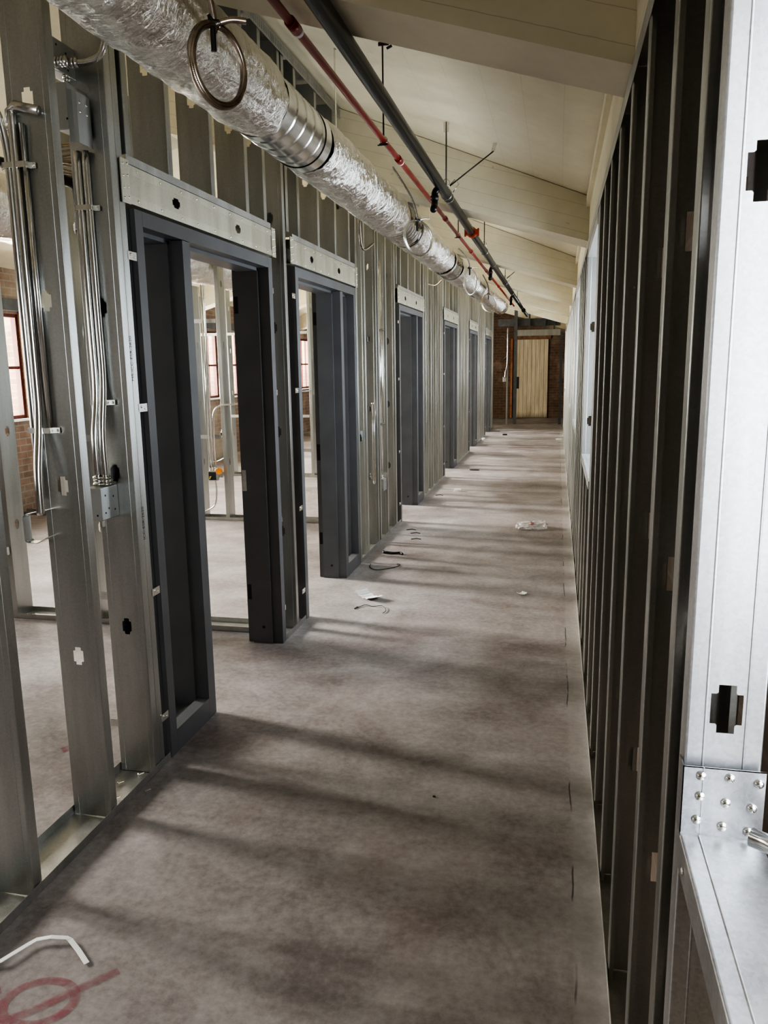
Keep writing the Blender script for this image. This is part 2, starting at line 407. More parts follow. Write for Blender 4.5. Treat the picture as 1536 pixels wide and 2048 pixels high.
# ------------------------------------------------------------------ steel framing
ORD = ['first', 'second', 'third', 'fourth', 'fifth', 'sixth', 'seventh', 'eighth', 'ninth', 'tenth', 'eleventh', 'twelfth']
def web_faces(mb, L, W, holes, P):
    """sheet L long, W wide with keyhole-shaped knockouts; P maps (along, across) to a point"""
    a, b, c = .032, .020, .019; nn = .0105; ch = .002
    z = 0
    for h in sorted(holes):
        if h - a <= z or h + a >= L: continue
        mb.quad(P(z, -W), P(z, W), P(h - a, W), P(h - a, -W)); z = h + a
        for s in (-1, 1):
            mb.add([P(h - a, s * W), P(h + a, s * W), P(h + a, s * c), P(h - a, s * c)], [(0, 1, 2, 3)])      # outer band
            for q in (-1, 1):                                                                                # corner fillets of the knockout
                mb.add([P(h + q * a, s * c), P(h + q * a, s * nn), P(h + q * (b + ch), s * nn), P(h + q * b, s * (nn + ch)), P(h + q * b, s * c)], [(0, 1, 2, 3, 4)])
    mb.quad(P(z, -W), P(z, W), P(L, W), P(L, -W))
    for h in sorted(holes):                                                                                  # bright turned edges
        if h + a >= L: continue
_cache = {}
HOLES = (.61, 1.21, 1.81, 2.41)
def stud_mesh(h, holes=HOLES, depth=D, fl=.041, mat='steel'):
    key = (round(h, 3), tuple(holes), depth, fl, mat)
    if key in _cache: return _cache[key]
    mb = MB(); r = .003; W = depth / 2
    def arc(cx, cy, a0, a1): return [(cx + r * cos(a0 + (a1 - a0) * i / 3), cy + r * sin(a0 + (a1 - a0) * i / 3)) for i in range(4)]
    for s in (-1, 1):
        pl = [(-W + .012, fl)] + arc(-W + r, fl - r, pi / 2, pi) + arc(-W + r, r, pi, 3 * pi / 2)
        pl = [(x if s < 0 else -x, y) for x, y in pl]
        mb.strip(pl, 'z', 0, h)
    web_faces(mb, h, W - r, [q for q in holes], lambda u, v: (v, 0, u))
    if depth == DR or h > 2.8:
        for s in (-1, 1):
            c_ = s * (W - .022); mb.strip([(c_ - .0016, -.0001), (c_ - .0005, -.0009), (c_ + .0005, -.0009), (c_ + .0016, -.0001)], 'z', 0, h)
    me = bpy.data.meshes.new('stud'); me.from_pydata(mb.v, [], mb.f); me.materials.append(M[mat]); _cache[key] = me
    return me
def stud(name, label, x, y, z0, h, rot=0, group=None, holes=HOLES, depth=D, mat='steel'):
    o = bpy.data.objects.new(name, stud_mesh(h, holes, depth, mat=mat)); col.objects.link(o)
    o.location = (x, y, z0); o.rotation_euler = (0, 0, rot)
    return tag(o, label, 'stud', group)
def track(name, label, x0, x1, y0, y1, z, leg, up=True, along='y', cat='track', slots=False, mat=None, group=None):
    """U channel lying along y (or x)"""
    mb = MB(); d = leg if up else -leg
    if not slots:
        prof = [(x0, z + d), (x0, z), (x1, z), (x1, z + d)]
        if along == 'y': mb.strip(prof, 'y', y0, y1)
        else:
            prof = [(y0, z + d), (y0, z), (y1, z), (y1, z + d)]; mb.strip(prof, 'x', x0, x1)
    else:
        mb.strip([(x0, z + d), (x0, z), (x1, z)], 'y', y0, y1)
        za, zb_ = z + d * .22, z + d * .80
        mb.quad((x1, y0, z), (x1, y1, z), (x1, y1, za), (x1, y0, za)); mb.quad((x1, y0, zb_), (x1, y1, zb_), (x1, y1, z + d), (x1, y0, z + d))
        n = int((y1 - y0) / .0254); s = (y1 - y0) / n
        for i in range(n): mb.quad((x1, y0 + i * s, za), (x1, y0 + i * s + s * .7, za), (x1, y0 + i * s + s * .7, zb_), (x1, y0 + i * s, zb_))
    o = mb.build(name, mat or M['steel_track'], org=((x0 + x1) / 2, y0, z))
    m = o.modifiers.new('sheet', 'SOLIDIFY'); m.thickness = .0012
    return tag(o, label, cat, group)
XC = XL - D / 2
def hl(y): return 2.88 if any(a - .05 < y < b + .05 for a, b in BEAMS) else 3.325
# bottom track of the door wall, one length between each pair of openings
segs = [(1.1, FR[0] - .012)] + [(FR[i] + FW + .02, FR[i + 1] - .012) for i in range(5)] + [(FR[5] + FW + .02, 19.6)]
nm = ['in front of the first door frame, littered with screws', 'between the first and second door frames', 'between the second and third door frames', 'between the third and fourth door frames',
      'between the fourth and fifth door frames', 'between the fifth and sixth door frames', 'beyond the sixth door frame']
for (a, b), q in zip(segs, nm): track('floor_track', 'steel floor track of door wall ' + q, XL - D - .0035, XL + .0035, a, b, .001, .032)
for i in range(1, len(BEAMS) - 1):
    a, b = BEAMS[i][1] + .01, BEAMS[i + 1][0] - .01
    if a > 19: break
    track('deflection_track', 'slotted steel top track of the door wall between the %s and %s roof beams' % (ORD[i - 1], ORD[i]), XL - D - .0045, XL + .0045, a, min(b, 19.6), 3.342, .062, up=False, slots=i < 4)
track('deflection_track', 'steel top track of the door wall before the first roof beam', XL - D - .0045, XL + .0045, 1.1, 2.41, 3.342, .062, up=False)
stud('wall_stud', 'steel stud cut off by the lower edge of the picture, first in the door wall', XC, 1.865, .003, hl(1.865))
stud('wall_stud', 'steel stud with a bundle of bright conduits clipped to it, second in the door wall', XC, 2.30, .003, hl(2.3))
r = thing('boxed_stud', 'boxed pair of steel studs carrying two junction boxes, beside the first door frame', 'stud', (XC, 2.62, .003))
for yy, rot in ((0, 0), (.082, pi)):
    o = bpy.data.objects.new('stud', stud_mesh(2.88)); col.objects.link(o); o.parent = r; o.location = (0, yy, 0); o.rotation_euler = (0, 0, rot)
# piers
piers = {1: [4.40], 2: [6.085, 6.31, 6.715, 7.12, 7.525]}
for k_ in range(3, 6):
    y0 = FR[k_ - 1] + FW; y1 = FR[k_]
    piers[k_] = [y0 + .085, y0 + .36, y0 + .765, y0 + 1.17, y1 - .20]
piers[6] = [FR[5] + FW + .085, FR[5] + FW + .30, FR[5] + FW + .68]
for k_, ys in piers.items():
    for i, y in enumerate(ys):
        where = 'between the %s and %s door frames' % (ORD[k_ - 1], ORD[k_]) if k_ < 6 else 'beyond the sixth door frame'
        if len(ys) == 1: lab = 'only full steel stud facing us ' + where
        else: lab = '%s steel stud %s' % (ORD[i] if i < len(ys) - 1 else 'last', where)
        stud('wall_stud', lab, XC, y, .003, hl(y), rot=0 if i else (0 if k_ == 1 else pi))
stud('wall_stud', 'second layer steel stud doubled against the third one between second and third door frames', XC, 6.80, .003, hl(6.8))

# door frames -------------------------------------------------------
XF, XB = XL + .005, XL - .206
def door_frame(yl, order, label):
    r = thing('door_frame', label, 'door frame', (XL, yl, 0))
    W = .055
    def sec(y, s):   # jamb section, opening on side s
        return [(XF, y), (XF, y + s * W), (XF - .06, y + s * W), (XF - .06, y + s * (W + .016)), (XB + .035, y + s * (W + .016)), (XB + .035, y + s * W), (XB, y + s * W), (XB, y), (XB + .02, y), (XB + .02, y + s * .012), (XF - .02, y + s * .012), (XF - .02, y)]
    y1 = yl + FW
    build_at(MB().prism(sec(yl, 1), 'z', .002, 2.17), 'jamb', M['frame'], r)
    jr = build_at(MB().prism(sec(y1, -1), 'z', .002, 2.17), 'jamb', M['frame'], r)
    ma = yl + (.372 if order == 0 else FW - .372 - .068); mbb = ma + .068; c0, c1 = ma - .016, mbb + .016
    mull = [(XF, ma), (XF - .06, ma), (XF - .06, c0), (XB + .035, c0), (XB + .035, ma), (XB, ma), (XB, mbb), (XB + .035, mbb), (XB + .035, c1), (XF - .06, c1), (XF - .06, mbb), (XF, mbb)]
    mu = build_at(MB().prism(mull, 'z', .002, 2.112), 'mullion', M['frame'], r)
    head = [(XF, 2.17), (XF, 2.115), (XF - .06, 2.115), (XF - .06, 2.099), (XB + .035, 2.099), (XB + .035, 2.115), (XB, 2.115), (XB, 2.17)]
    build_at(MB().prism(head, 'y', yl + W + .001, y1 - W - .001), 'head', M['frame'], r)
    sa, sb = (yl + W + .001, ma - .001) if order == 0 else (mbb + .001, y1 - W - .001)
    sill = [(XF, .002), (XF, .10), (XF - .055, .10), (XF - .055, .068), (XB + .035, .068), (XB + .035, .10), (XB, .10), (XB, .002)]
    s = build_at(MB().prism(sill, 'y', sa, sb), 'sill_rail', M['frame'], r)
    build_at(MB().dome((XF - .11, (sa + sb) / 2, .068), (0, 0, 1), .007), 'screw', M['screw'], s, True)
    # strike and hinge preparations on the door side of jamb / mullion
    if order == 0: st, yy, s_ = jr, y1 - W - .0172, -1
    else: st, yy, s_ = mu, ma - .0172, -1
    yq = y1 - W - .0012 if order == 0 else ma - .0012
    p = MB().box(XB + .004, XB + .033, yq - .001, yq, .90, 1.02); pl = build_at(p, 'strike_plate', M['zinc'] if order == 0 else M['frame_dark'], st)
    for z in (.26, 1.88):
        build_at(MB().box(XB + .006, XB + .031, yq - .0008, yq, z, z + .09), 'hinge_cutout', M['frame_dark'], st)
    build_at(MB().dome((XF - .11, yy, .10), (0, -1, 0), .009, .002), 'plug_hole', M['frame_dark'], st)
    # jamb anchors bridging the gap to the wall studs
    for z in (.20, .73, 1.45, 2.0):
        a = MB().box(XL + .0008, XL + .0032, yl - .062, yl - .001, z - .015, z + .015)
        q = build_at(a, 'jamb_anchor', M['zinc'], r)
        build_at(MB().dome((XL + .0032, yl - .045, z + .004), (1, 0, 0), .006).dome((XL + .0032, yl - .02, z - .004), (1, 0, 0), .004), 'anchor_screw', M['screw'], q, True)
        if order == 0 and z < 1: build_at(MB().box(XL - D - .034, XL - D - .001, yl - .125, yl - .122, z - .016, z + .016), 'jamb_anchor', M['zinc'], r)
        build_at(MB().box(XL + .0008, XL + .004, y1 + .001, y1 + .016, z - .015, z + .015), 'jamb_anchor', M['zinc'], r)
    return r
fl = ['grey primed steel door frame closest to the camera, its narrow sidelight on the near side', 'second grey steel door frame, its sidelight bright blue-edged on the far side',
      'third grey steel door frame along the corridor', 'fourth grey steel door frame along the corridor', 'fifth grey steel door frame along the corridor', 'sixth and last grey steel door frame along the corridor']
door_frame(FR[0], 0, fl[0]); f2 = door_frame(FR[1], 1, fl[1])
for i in range(2, 6): dup(f2, (XL, FR[i], 0), fl[i])

# headers above the frames -------------------------------------------
def header(yl, label):
    r = thing('header_beam', label, 'header', (XL, yl, 2.18))
    ya, yb = yl - .046, yl + FW + .03; zc = 2.250; h = .067; x = XL + .003
    mb = MB()
    L = yb - ya
    web_faces(mb, L, h, (.39, 1.03), lambda u, v: (x, ya + u, zc + v))
    mb.strip([(x, zc + h), (x - D, zc + h)], 'y', ya, yb); mb.strip([(x, zc - h), (x - D, zc - h)], 'y', ya, yb); mb.strip([(x - D, zc - h), (x - D, zc + h)], 'y', ya, yb)
    f = build_at(mb, 'header_face', M['steel_header_lit'], r)
    for s in (-1, 1):                     # overlapping track legs along top and bottom
        z0 = zc + s * h
        mb = MB().box(x, x + .0025, ya, yb, min(z0, z0 - s * .03), max(z0, z0 - s * .03))
        lip = build_at(mb, 'track_leg', M['steel_header_lit'], r)
        for i in range(9):
            y = ya + .09 + i * (L - .18) / 8
            build_at(MB().dome((x + .0025, y + .01 * ((i * 7) % 3 - 1), z0 - s * .016), (1, 0, 0), .0055), 'screw', M['screw'], lip, True)
    for e, y in ((0, ya - .034), (1, yb - .022)):
        pl = build_at(MB().box(x + .001, x + .0055, y, y + .056, zc - h - .004, zc + h + .012), 'clip_plate', M['steel_header_lit'], r)
        for z in (-.055, -.02, .02, .06):
            for q in (.014, .042):
                build_at(MB().dome((x + .0055, y + q, zc + z + .006 * (q > .03)), (1, 0, 0), .0055), 'screw', M['screw'], pl, True)
    mb = MB().strip([(x - D, 2.350), (x - D, 2.3205), (x, 2.3205), (x, 2.350)], 'y', ya + .02, yb - .02)
    build_at(mb, 'cripple_track', M['steel_track'], r)
    return r
hn = ['first, cream-lit steel header with two knockouts above the closest door frame', 'steel header with two knockouts above the second door frame', 'steel header above the third door frame',
      'steel header above the fourth door frame', 'steel header above the fifth door frame', 'steel header above the sixth door frame']
h1 = header(FR[0], hn[0])
for i in range(1, 6): dup(h1, (XL, FR[i], 2.18), hn[i])
for i, yl in enumerate(FR):
    ys = [yl - .02, yl + .30, yl + .706, yl + 1.112, yl + 1.36] if i == 0 else [yl - .11, yl + .10, yl + .506, yl + .912, yl + 1.28]
    for j, y in enumerate(ys):
        stud('cripple_stud', '%s short steel stud above the header of the %s door frame' % (ORD[j] if j < 4 else 'last', ORD[i]), XC, y, 2.352, hl(y) - 2.352, holes=(.4,))

# stud wall with window openings --------------------------------------
XCR = XR + DR / 2
track('floor_track', 'long steel floor track of the window-side stud wall', XR - .0035, XR + DR + .0035, -.6, 20.7, .001, .032)
track('top_track', 'long steel top track of the window-side stud wall', XR - .002, XR + DR + .002, -.6, 20.7, 2.355, .05, up=False)
HR = 2.348
stud('jamb_stud', 'brightly lit wide steel jamb stud of the near window opening, beside the riveted sill', XCR, .985, .003, HR, 0, holes=(.565, 1.166, 1.80), depth=DR, mat='steel_lit')  # brighter steel copy carries the window light on this jamb
def rstud(y, label, group=None): stud('wall_stud', label, XCR, y + .041, .003, HR, pi, group, depth=DR)
rstud(1.12, 'dark-gapped steel stud doubled behind the bright jamb of the near window opening')
ys = [1.43, 1.87] + [1.87 + .406 * i for i in range(1, 46)]
ys = [y for y in ys if y < 20.4 and not any(a - .06 < y < b + .07 for a, b in WR)]
cnt = {}
for y in ys:
    w = sum(1 for a, b in WR if y > b)
    cnt[w] = cnt.get(w, 0) + 1; i = cnt[w]
    if w == 1: rstud(y, '%s steel stud beyond the doubled jamb of the near window opening' % ORD[i - 1])
    elif w < 4: rstud(y, '%s steel stud after the %s window opening of the corridor' % (ORD[i - 1], ORD[w - 1]))
    else: rstud(y, 'thin far steel stud after the %s window opening of the corridor' % ORD[w - 1], 'far studs after window opening %s' % ORD[w - 1])
for i, (a, b) in enumerate(WR):
    q = ORD[i]
    if i:
        stud('jamb_stud', 'steel jamb stud on the far side of the %s window opening' % q, XCR, b + .006, .003, HR, 0, depth=DR)
        stud('jamb_stud', 'steel jamb stud on the near side of the %s window opening' % q, XCR, a - .006, .003, HR, pi, depth=DR)
    # sill track with turned-up riveted end tab
    r = thing('sill_track', ('shiny steel sill track with riveted end tab in the near window opening' if i == 0 else 'steel sill track of the %s window opening of the corridor' % q), 'sill track', (XCR, a, 1.0))
    x0, x1 = XR - .003, XR + DR + .003
    rr = .004
    pl = [(x0, .955), (x0, 1.0 - rr)] + [(x0 + rr - rr * cos(t), 1.0 - rr + rr * sin(t)) for t in (.4, .8, 1.2)] + [(x0 + rr, 1.0), (x0 + .022, 1.0), (x0 + .0235, 1.0012), (x0 + .025, 1.0), (x1, 1.0), (x1, .955)]
    build_at(MB().strip(pl, 'y', a + .003, b - .004), 'sill_channel', M['steel_lit'], r)
    if i == 0:
        mb = MB(); yt = b - .003
        mb.strip([(x0, yt - .0), (x1, yt)], 'z', 1.0, 1.095); mb.box(x0, x0 + .0015, yt - .0, yt + .03, 1.0, 1.095); mb.box(x0, x1, yt, yt + .0015, 1.0935, 1.095)
        mb.box(x0 + .0005, x1, yt - .0035, yt + .001, .9995, 1.0025); mb.box(x0 + .024, x0 + .0255, yt - .001, yt, 1.003, 1.095)
        tab = build_at(mb, 'end_tab', M['steel_lit'], r)
        for z, off in ((1.083, 0), (1.055, 0), (1.022, -.004)):
            for j, xx in enumerate((.022, .056, .090)):
                build_at(MB().dome((x0 + xx + off * .6 - (0 if z > 1.07 else .003 * j), yt - .0005, z - .006 * (j > 0 and z < 1.07) - .004 * (j == 2)), (0, -1, 0), .0062, .0046, 14, 5), 'rivet', M['screw'], tab, True)
        for yy, z in ((.93, .985), (.64, .985)): build_at(MB().dome((x0 - .0005, yy, z - .01), (-1, 0, 0), .005), 'rivet', M['screw'], r, True)
    for j, y in enumerate((a + .40, a + .85)):
        stud('cripple_stud', '%s short stud under the sill of the %s window opening' % (('near', 'far')[j], q), XCR, y, .003, .985, pi, holes=(.61,), depth=DR)
    if i:
        o = MB().box(XR - .002, XR + DR + .002, a + .002, b - .002, 2.24, 2.30).build('window_header', M['steel_track'], org=(XCR, a, 2.24)); tag(o, 'steel header over the %s window opening of the corridor' % q, 'header')
# pipe end lying on the near sill
o = MB().tube([(XR + .072, .93, 1.0315), (XR + .16, .87, 1.0315)], .0115, 20).build('conduit_stub', M['conduit'], org=(XR + .064, .93, 1.02), smooth=True)
tag(o, 'short shiny conduit end poking over the near window sill', 'conduit')

# ------------------------------------------------------------------ ventilation duct
AX = [(.2, -1.19, 2.605), (3, -1.18, 2.62), (9, -1.17, 2.63), (12, -1.12, 2.62), (14.7, -1.03, 2.585)]
def ax(y, A=AX):
    for (a, xa, za), (b, xb_, zb_) in zip(A, A[1:]):
        if y <= b: t = max(0, (y - a) / (b - a)); return xa + (xb_ - xa) * t, za + (zb_ - za) * t
    return A[-1][1:]
def sleeve(y0, y1, r, amp, step=.014, seg=72, A=AX, caps=False, taper=True):
    mb = MB(); n = max(2, int((y1 - y0) / step)); b = 0
    for i in range(n + 1):
        y = y0 + (y1 - y0) * i / n; cx, cz = ax(y, A)
        e = min(i, n - i) / 4.0; tp = (.93 + .07 * min(1, e)) if taper else 1
        for k in range(seg):
            a = 2 * pi * k / seg; ux, uz = cos(a), sin(a)
            d = 0
            if amp:
                p = Vector((ux * .9, y * 3.2, uz * .9))
                d = amp * (noise.noise(p * 1.6) * .9 + noise.noise(p * 4.5 + Vector((3, 1, 7))) * .55 + .35 * noise.noise(Vector((ux * 6, y * 14, uz * 6))))
                d -= amp * .9 * max(0, .25 - abs(noise.noise(Vector((ux * 1.2, y * 2.2, uz * 1.2 + 5))))) * 3
                d -= .006 * max(0, -uz)
            rr = r * tp + d
            mb.v.append((cx + ux * rr, y, cz + uz * rr))
    for i in range(n):
        for k in range(seg):
            k2 = (k + 1) % seg; mb.f.append((i * seg + k, i * seg + k2, (i + 1) * seg + k2, (i + 1) * seg + k))
    if caps: mb.f.append(tuple(range(seg))); mb.f.append(tuple(n * seg + k for k in range(seg))[::-1])
    return mb
def spiral(y0, y1, r, pitch, seg=56, bead=.004, A=AX):
    mb = MB(); n = int((y1 - y0) / .006)
    for i in range(n + 1):
        y = y0 + (y1 - y0) * i / n; cx, cz = ax(y, A)
        for k in range(seg):
            a = 2 * pi * k / seg; ph = ((y - y0) / pitch - k / seg) % 1
            rr = r + (bead if min(ph, 1 - ph) * pitch < .007 else 0)
            mb.v.append((cx + cos(a) * rr, y, cz + sin(a) * rr))
    for i in range(n):
        for k in range(seg):
            k2 = (k + 1) % seg; mb.f.append((i * seg + k, i * seg + k2, (i + 1) * seg + k2, (i + 1) * seg + k))
    return mb
R_ = thing('ventilation_duct', 'long foil wrapped round duct hanging along the top of the door wall', 'duct', (-1.18, .2, 2.6))
build_at(sleeve(.2, 3.16, .147, .009), 'foil_wrap', M['foil'], R_, True)
build_at(spiral(3.13, 3.72, .134, .115, bead=.003), 'spiral_pipe', M['duct'], R_, True)
build_at(sleeve(3.64, 3.725, .1375, 0, .02, taper=False), 'pipe_collar', M['zinc'], R_, True)
build_at(sleeve(3.725, 3.775, .128, 0, .02, taper=False), 'collar_gap', M['blackrubber'], R_, True)
build_at(sleeve(3.765, 5.75, .148, .008), 'foil_wrap', M['foil'], R_, True)
build_at(spiral(5.72, 6.20, .134, .075, bead=.008), 'flexible_pipe', M['duct'], R_, True)
build_at(sleeve(6.20, 6.25, .142, 0, .02, taper=False), 'collar_band', M['blackrubber'], R_, True)
build_at(sleeve(6.24, 8.2, .147, .007, .02), 'foil_wrap', M['foil'], R_, True)
build_at(sleeve(8.18, 8.26, .152, 0, .02, taper=False), 'tape_band', M['foil'], R_, True)
build_at(spiral(8.25, 8.85, .134, .09, bead=.007), 'flexible_pipe', M['duct'], R_, True)
build_at(sleeve(8.84, 8.92, .150, 0, .02, taper=False), 'tape_band', M['foil'], R_, True)
build_at(sleeve(8.90, 10.6, .148, .008, .025), 'foil_wrap', M['foil'], R_, True)
build_at(spiral(10.55, 11.3, .134, .12, bead=.007), 'spiral_pipe', M['duct'], R_, True)
build_at(sleeve(11.28, 14.3, .146, .008, .03), 'foil_wrap', M['foil'], R_, True)
build_at(sleeve(14.28, 14.7, .136, 0, .05, taper=False, caps=True), 'end_cap', M['duct'], R_)
for y in (4.30, 7.4, 10.5, 13.2):       # straps up to the deck
    cx, cz = ax(y); zt = zd(cx) - .002
    mb = MB().box(cx - .0008, cx + .0008, y - .0125, y + .0125, cz + .135, zt)
    mb.box(cx - .0008, cx + .035, y - .0125, y + .0125, zt - .0016, zt)
    build_at(mb, 'hanger_strap', M['zinc'], R_)
A2 = [(0, -3.6, 2.64), (12, -3.6, 2.64)]
R2 = thing('ventilation_duct', 'wide foil duct running through the rooms beyond the stud wall', 'duct', (-3.6, .5, 2.65))
build_at(sleeve(.8, 8.9, .215, .014, .04, 64, A2), 'foil_wrap', M['foil'], R2, True)
build_at(sleeve(8.88, 9.1, .19, 0, .05, 48, A2, True, False), 'end_cap', M['duct'], R2, True)
for y in (1.6, 3.9, 6.2, 8.4):
    build_at(MB().box(-3.601, -3.5994, y - .0125, y + .0125, 2.86, zd(-3.6) - .002), 'hanger_strap', M['zinc'], R2)
# square branch box on the room duct
o = MB().prism([(-4.25, 2.42), (-3.84, 2.42), (-3.84, 2.86), (-4.25, 2.86)], 'y', 6.6, 7.3).build('duct_box', M['foil'], org=(-4.0, 6.6, 2.42), bevel=.01)
tag(o, 'square foil covered duct box beside the wide foil duct of the rooms', 'duct box')

# ------------------------------------------------------------------ sprinkler pipes
def lathe_y(x, z, prof, seg=24):
    mb = MB(); b = 0
    for y, r in prof:
        for k in range(seg): a = 2 * pi * k / seg; mb.v.append((x + cos(a) * r, y, z + sin(a) * r))
    n = len(prof)
    for i in range(n - 1):
        for k in range(seg): k2 = (k + 1) % seg; mb.f.append((i * seg + k, i * seg + k2, (i + 1) * seg + k2, (i + 1) * seg + k))
    mb.f.append(tuple(range(seg))); mb.f.append(tuple((n - 1) * seg + k for k in range(seg))[::-1]); return mb
PX, PZ, QX, QZ = -.69, 2.612, -.84, 2.65
P = thing('sprinkler_pipe', 'thick black steel pipe under the sloping ceiling', 'pipe', (PX, -.4, PZ))
build_at(lathe_y(PX, PZ, [(-.4, .030), (18.2, .030)], 28), 'pipe_run', M['black'], P, True)
for y in (5.12, 8.6, 12.2, 15.4):
    build_at(lathe_y(PX, PZ, [(y, .0305), (y + .004, .0325), (y + .016, .0325), (y + .02, .0305)]), 'groove_ring', M['zinc'], P, True)
for i, y in enumerate((4.78, 8.75, 12.6)):
    e = build_at(MB().tube(fillet([(PX, y, PZ - .005), (PX - .035, y, PZ - .03), (PX - .035, y, PZ - .105), (PX - .035, y - .05, PZ - .14)], .03), .019, 16), 'sprinkler_elbow', M['black'], P, True)
    build_at(MB().tube([(PX - .035, y, PZ - .055), (PX - .035, y, PZ - .078)], .0235, 18), 'elbow_collar', M['blackrubber'], e, True)
c_ = build_at(MB().tube([(PX, 6.47, PZ), (PX, 6.53, PZ)], .040, 24), 'coupling', M['redclamp'], P, True)
for s in (-1, 1): build_at(MB().box(PX + s * .036 - .012, PX + s * .036 + .012, 6.475, 6.525, PZ - .02, PZ + .02).tube([(PX + s * .052, 6.5, PZ - .03), (PX + s * .052, 6.5, PZ + .03)], .007, 8), 'bolt_ear', M['redclamp'], c_)
build_at(lathe_y(PX, PZ, [(16.3, .031), (16.3, .042), (16.42, .042), (16.42, .031)]), 'coupling', M['black'], P)
Q = thing('sprinkler_pipe', 'thin red pipe running beside the thick black pipe under the ceiling', 'pipe', (QX, -.4, QZ))
build_at(lathe_y(QX, QZ, [(-.4, .0138), (15.6, .0138)], 18), 'pipe_run', M['red'], Q, True)
for y in (2.62, 4.33, 6.1, 7.9, 9.6, 11.6):
    cp = build_at(lathe_y(QX, QZ, [(y - .07, .014), (y - .07, .0185), (y, .0185), (y, .014)], 20), 'coupling', M['red'], Q, True)
    build_at(lathe_y(QX, QZ, [(y, .0142), (y, .0165), (y + .022, .0165), (y + .022, .0142)], 18), 'white_label_band', M['white'], cp, True)
def rod(name, label, x, y, z0, kind, brace=None, group=None):
    r = thing('pipe_hanger', label, 'pipe hanger', (x, y, zd(x) - .01), group)
    zt = zd(x) - .004; rr = .034 if kind == 'b' else .0175
    build_at(MB().tube([(x, y, z0 + rr), (x, y, zt)], .0042, 8), 'threaded_rod', M['darkwire'], r, True)
    pts = [(x + rr * cos(a), y, z0 + rr * sin(a)) for a in [pi / 2 + 2 * pi * i / 24 for i in range(24)]]
    build_at(MB().tube(pts, .0022, 6, True), 'pipe_ring', M['zinc'], r, True)
    if kind == 'b':
        build_at(MB().tube([(x - .012, y, z0 + rr), (x - .022, y, z0 + rr + .035), (x, y, z0 + rr + .06), (x + .022, y, z0 + rr + .035), (x + .012, y, z0 + rr)], .003, 6), 'swivel_loop', M['zinc'], r, True)
        build_at(MB().box(x - .016, x + .016, y - .003, y + .003, zt - .055, zt - .001).box(x - .016, x + .016, y, y + .03, zt - .005, zt - .001), 'ceiling_clip', M['zinc'], r)
    else:
        build_at(MB().box(x - .02, x + .03, y - .004, y + .004, zt - .016, zt - .001).tube([(x + .02, y, zt - .03), (x + .045, y, zt - .02)], .006, 6), 'ceiling_clip', M['darkwire'], r)
        build_at(MB().box(x - .02, x + .02, y - .012, y + .012, z0 - .019, z0 - .015).tube([(x - .03, y, z0 - .02), (x + .02, y, z0 - .02)], .003, 6), 'clamp_bracket', M['darkwire'], r)
    if brace:
        bx, by = brace; zq = zd(bx) - .05
        build_at(MB().tube([(x + .02, y + .02, z0 + .05), (bx - .01, by, zq)], .0042, 8), 'diagonal_brace', M['darkwire'], r, True)
        build_at(MB().tube([(x, y + .012, z0 + .034), (x + .05, y + .02, z0 + .085), (x + .075, y + .02, z0 + .06), (x + .04, y + .012, z0 + .01)], .003, 6), 'brace_loop', M['zinc'], r, True)
        build_at(MB().prism([(bx - .028, zq - .01), (bx - .004, zq - .004), (bx + .012, zd(bx) - .003), (bx - .012, zd(bx) - .003)], 'y', by - .003, by + .003), 'ceiling_clip', M['zinc'], r)
rod('h', 'thin rod holding the red pipe close to its first coupling', QX, 3.92, QZ, 'r')
rod('h', 'rod and diagonal brace holding the black pipe beside the first drop elbow', PX, 5.02, PZ, 'b', (-.404, 5.12))
rod('h', 'rod holding the black pipe just past the red coupling', PX, 7.6, PZ, 'b')
rod('h', 'rod holding the red pipe close to the red coupling of the black pipe', QX, 6.85, QZ, 'r')
rod('h', 'rod and diagonal brace holding the black pipe under the fourth beam bay', PX, 10.6, PZ, 'b', (-.42, 10.7))
rod('h', 'thin rod holding the red pipe under the fourth beam bay', QX, 10.1, QZ, 'r')
rod('h', 'farthest rod holding the black pipe', PX, 13.8, PZ, 'b')

# ------------------------------------------------------------------ armoured cable coils hanging at the duct
def ribbed(pts, r, pitch=.0042, seg=10, amp=.16):
    p = even(pts, pitch / 2)
    return MB().tube(p, r, seg, rf=lambda i: r * (1 + (amp if i % 2 else -amp)))
def coil(label, y, x, zc, w, h, top, r, turns=1.5, pitch=.0042, mat='cable', u=(.45, .9)):
    """loop hung on a tie, fed from TOP"""
    U = Vector((u[0], u[1], 0)).normalized(); c = Vector((x, y, zc)); pts = []
    tie = c + Vector((0, 0, h))
    feed = [Vector(top), Vector(top) * .35 + tie * .65 + Vector((.02, -.02, .03))]
    n = int(28 * turns)
    loop = []
    for i in range(n + 1):
        a = pi / 2 + 2 * pi * turns * i / n; k = 1 - .05 * (i / n)
        loop.append(c + U * (cos(a) * w * k) + Vector((.010 * i / n + .004, 0, sin(a) * h * k)))
    tail = loop[-1] + (Vector((.02, 0, .0)) if False else Vector((0, 0, 0)))
    pts = spline(feed + loop, 6)
    t = thing('cable_coil', label, 'cable coil', tuple(tie))
    build_at(ribbed(pts, r, pitch), 'armored_cable', M[mat], t, True)
    mb = MB().tube([tie + Vector((-.004, -.012, .02)), tie + Vector((.003, -.013, -.018)), tie + Vector((.002, -.010, -.07))], .008, 8)
    mb.tube([tie + Vector((-.018, .0, .002)), tie + Vector((.0, -.014, .004)), tie + Vector((.02, .0, .002))], .009, 8)
    build_at(mb, 'black_tie', M['blackrubber'], t)
    if turns > 1:
        e = [tie + Vector((0, -.008, -.004)), tie + Vector((.045, .01, .012)), tie + Vector((.085, .03, .012))]
        build_at(ribbed(spline(e, 10), r, pitch), 'cable_end', M[mat], t, True)
    return t
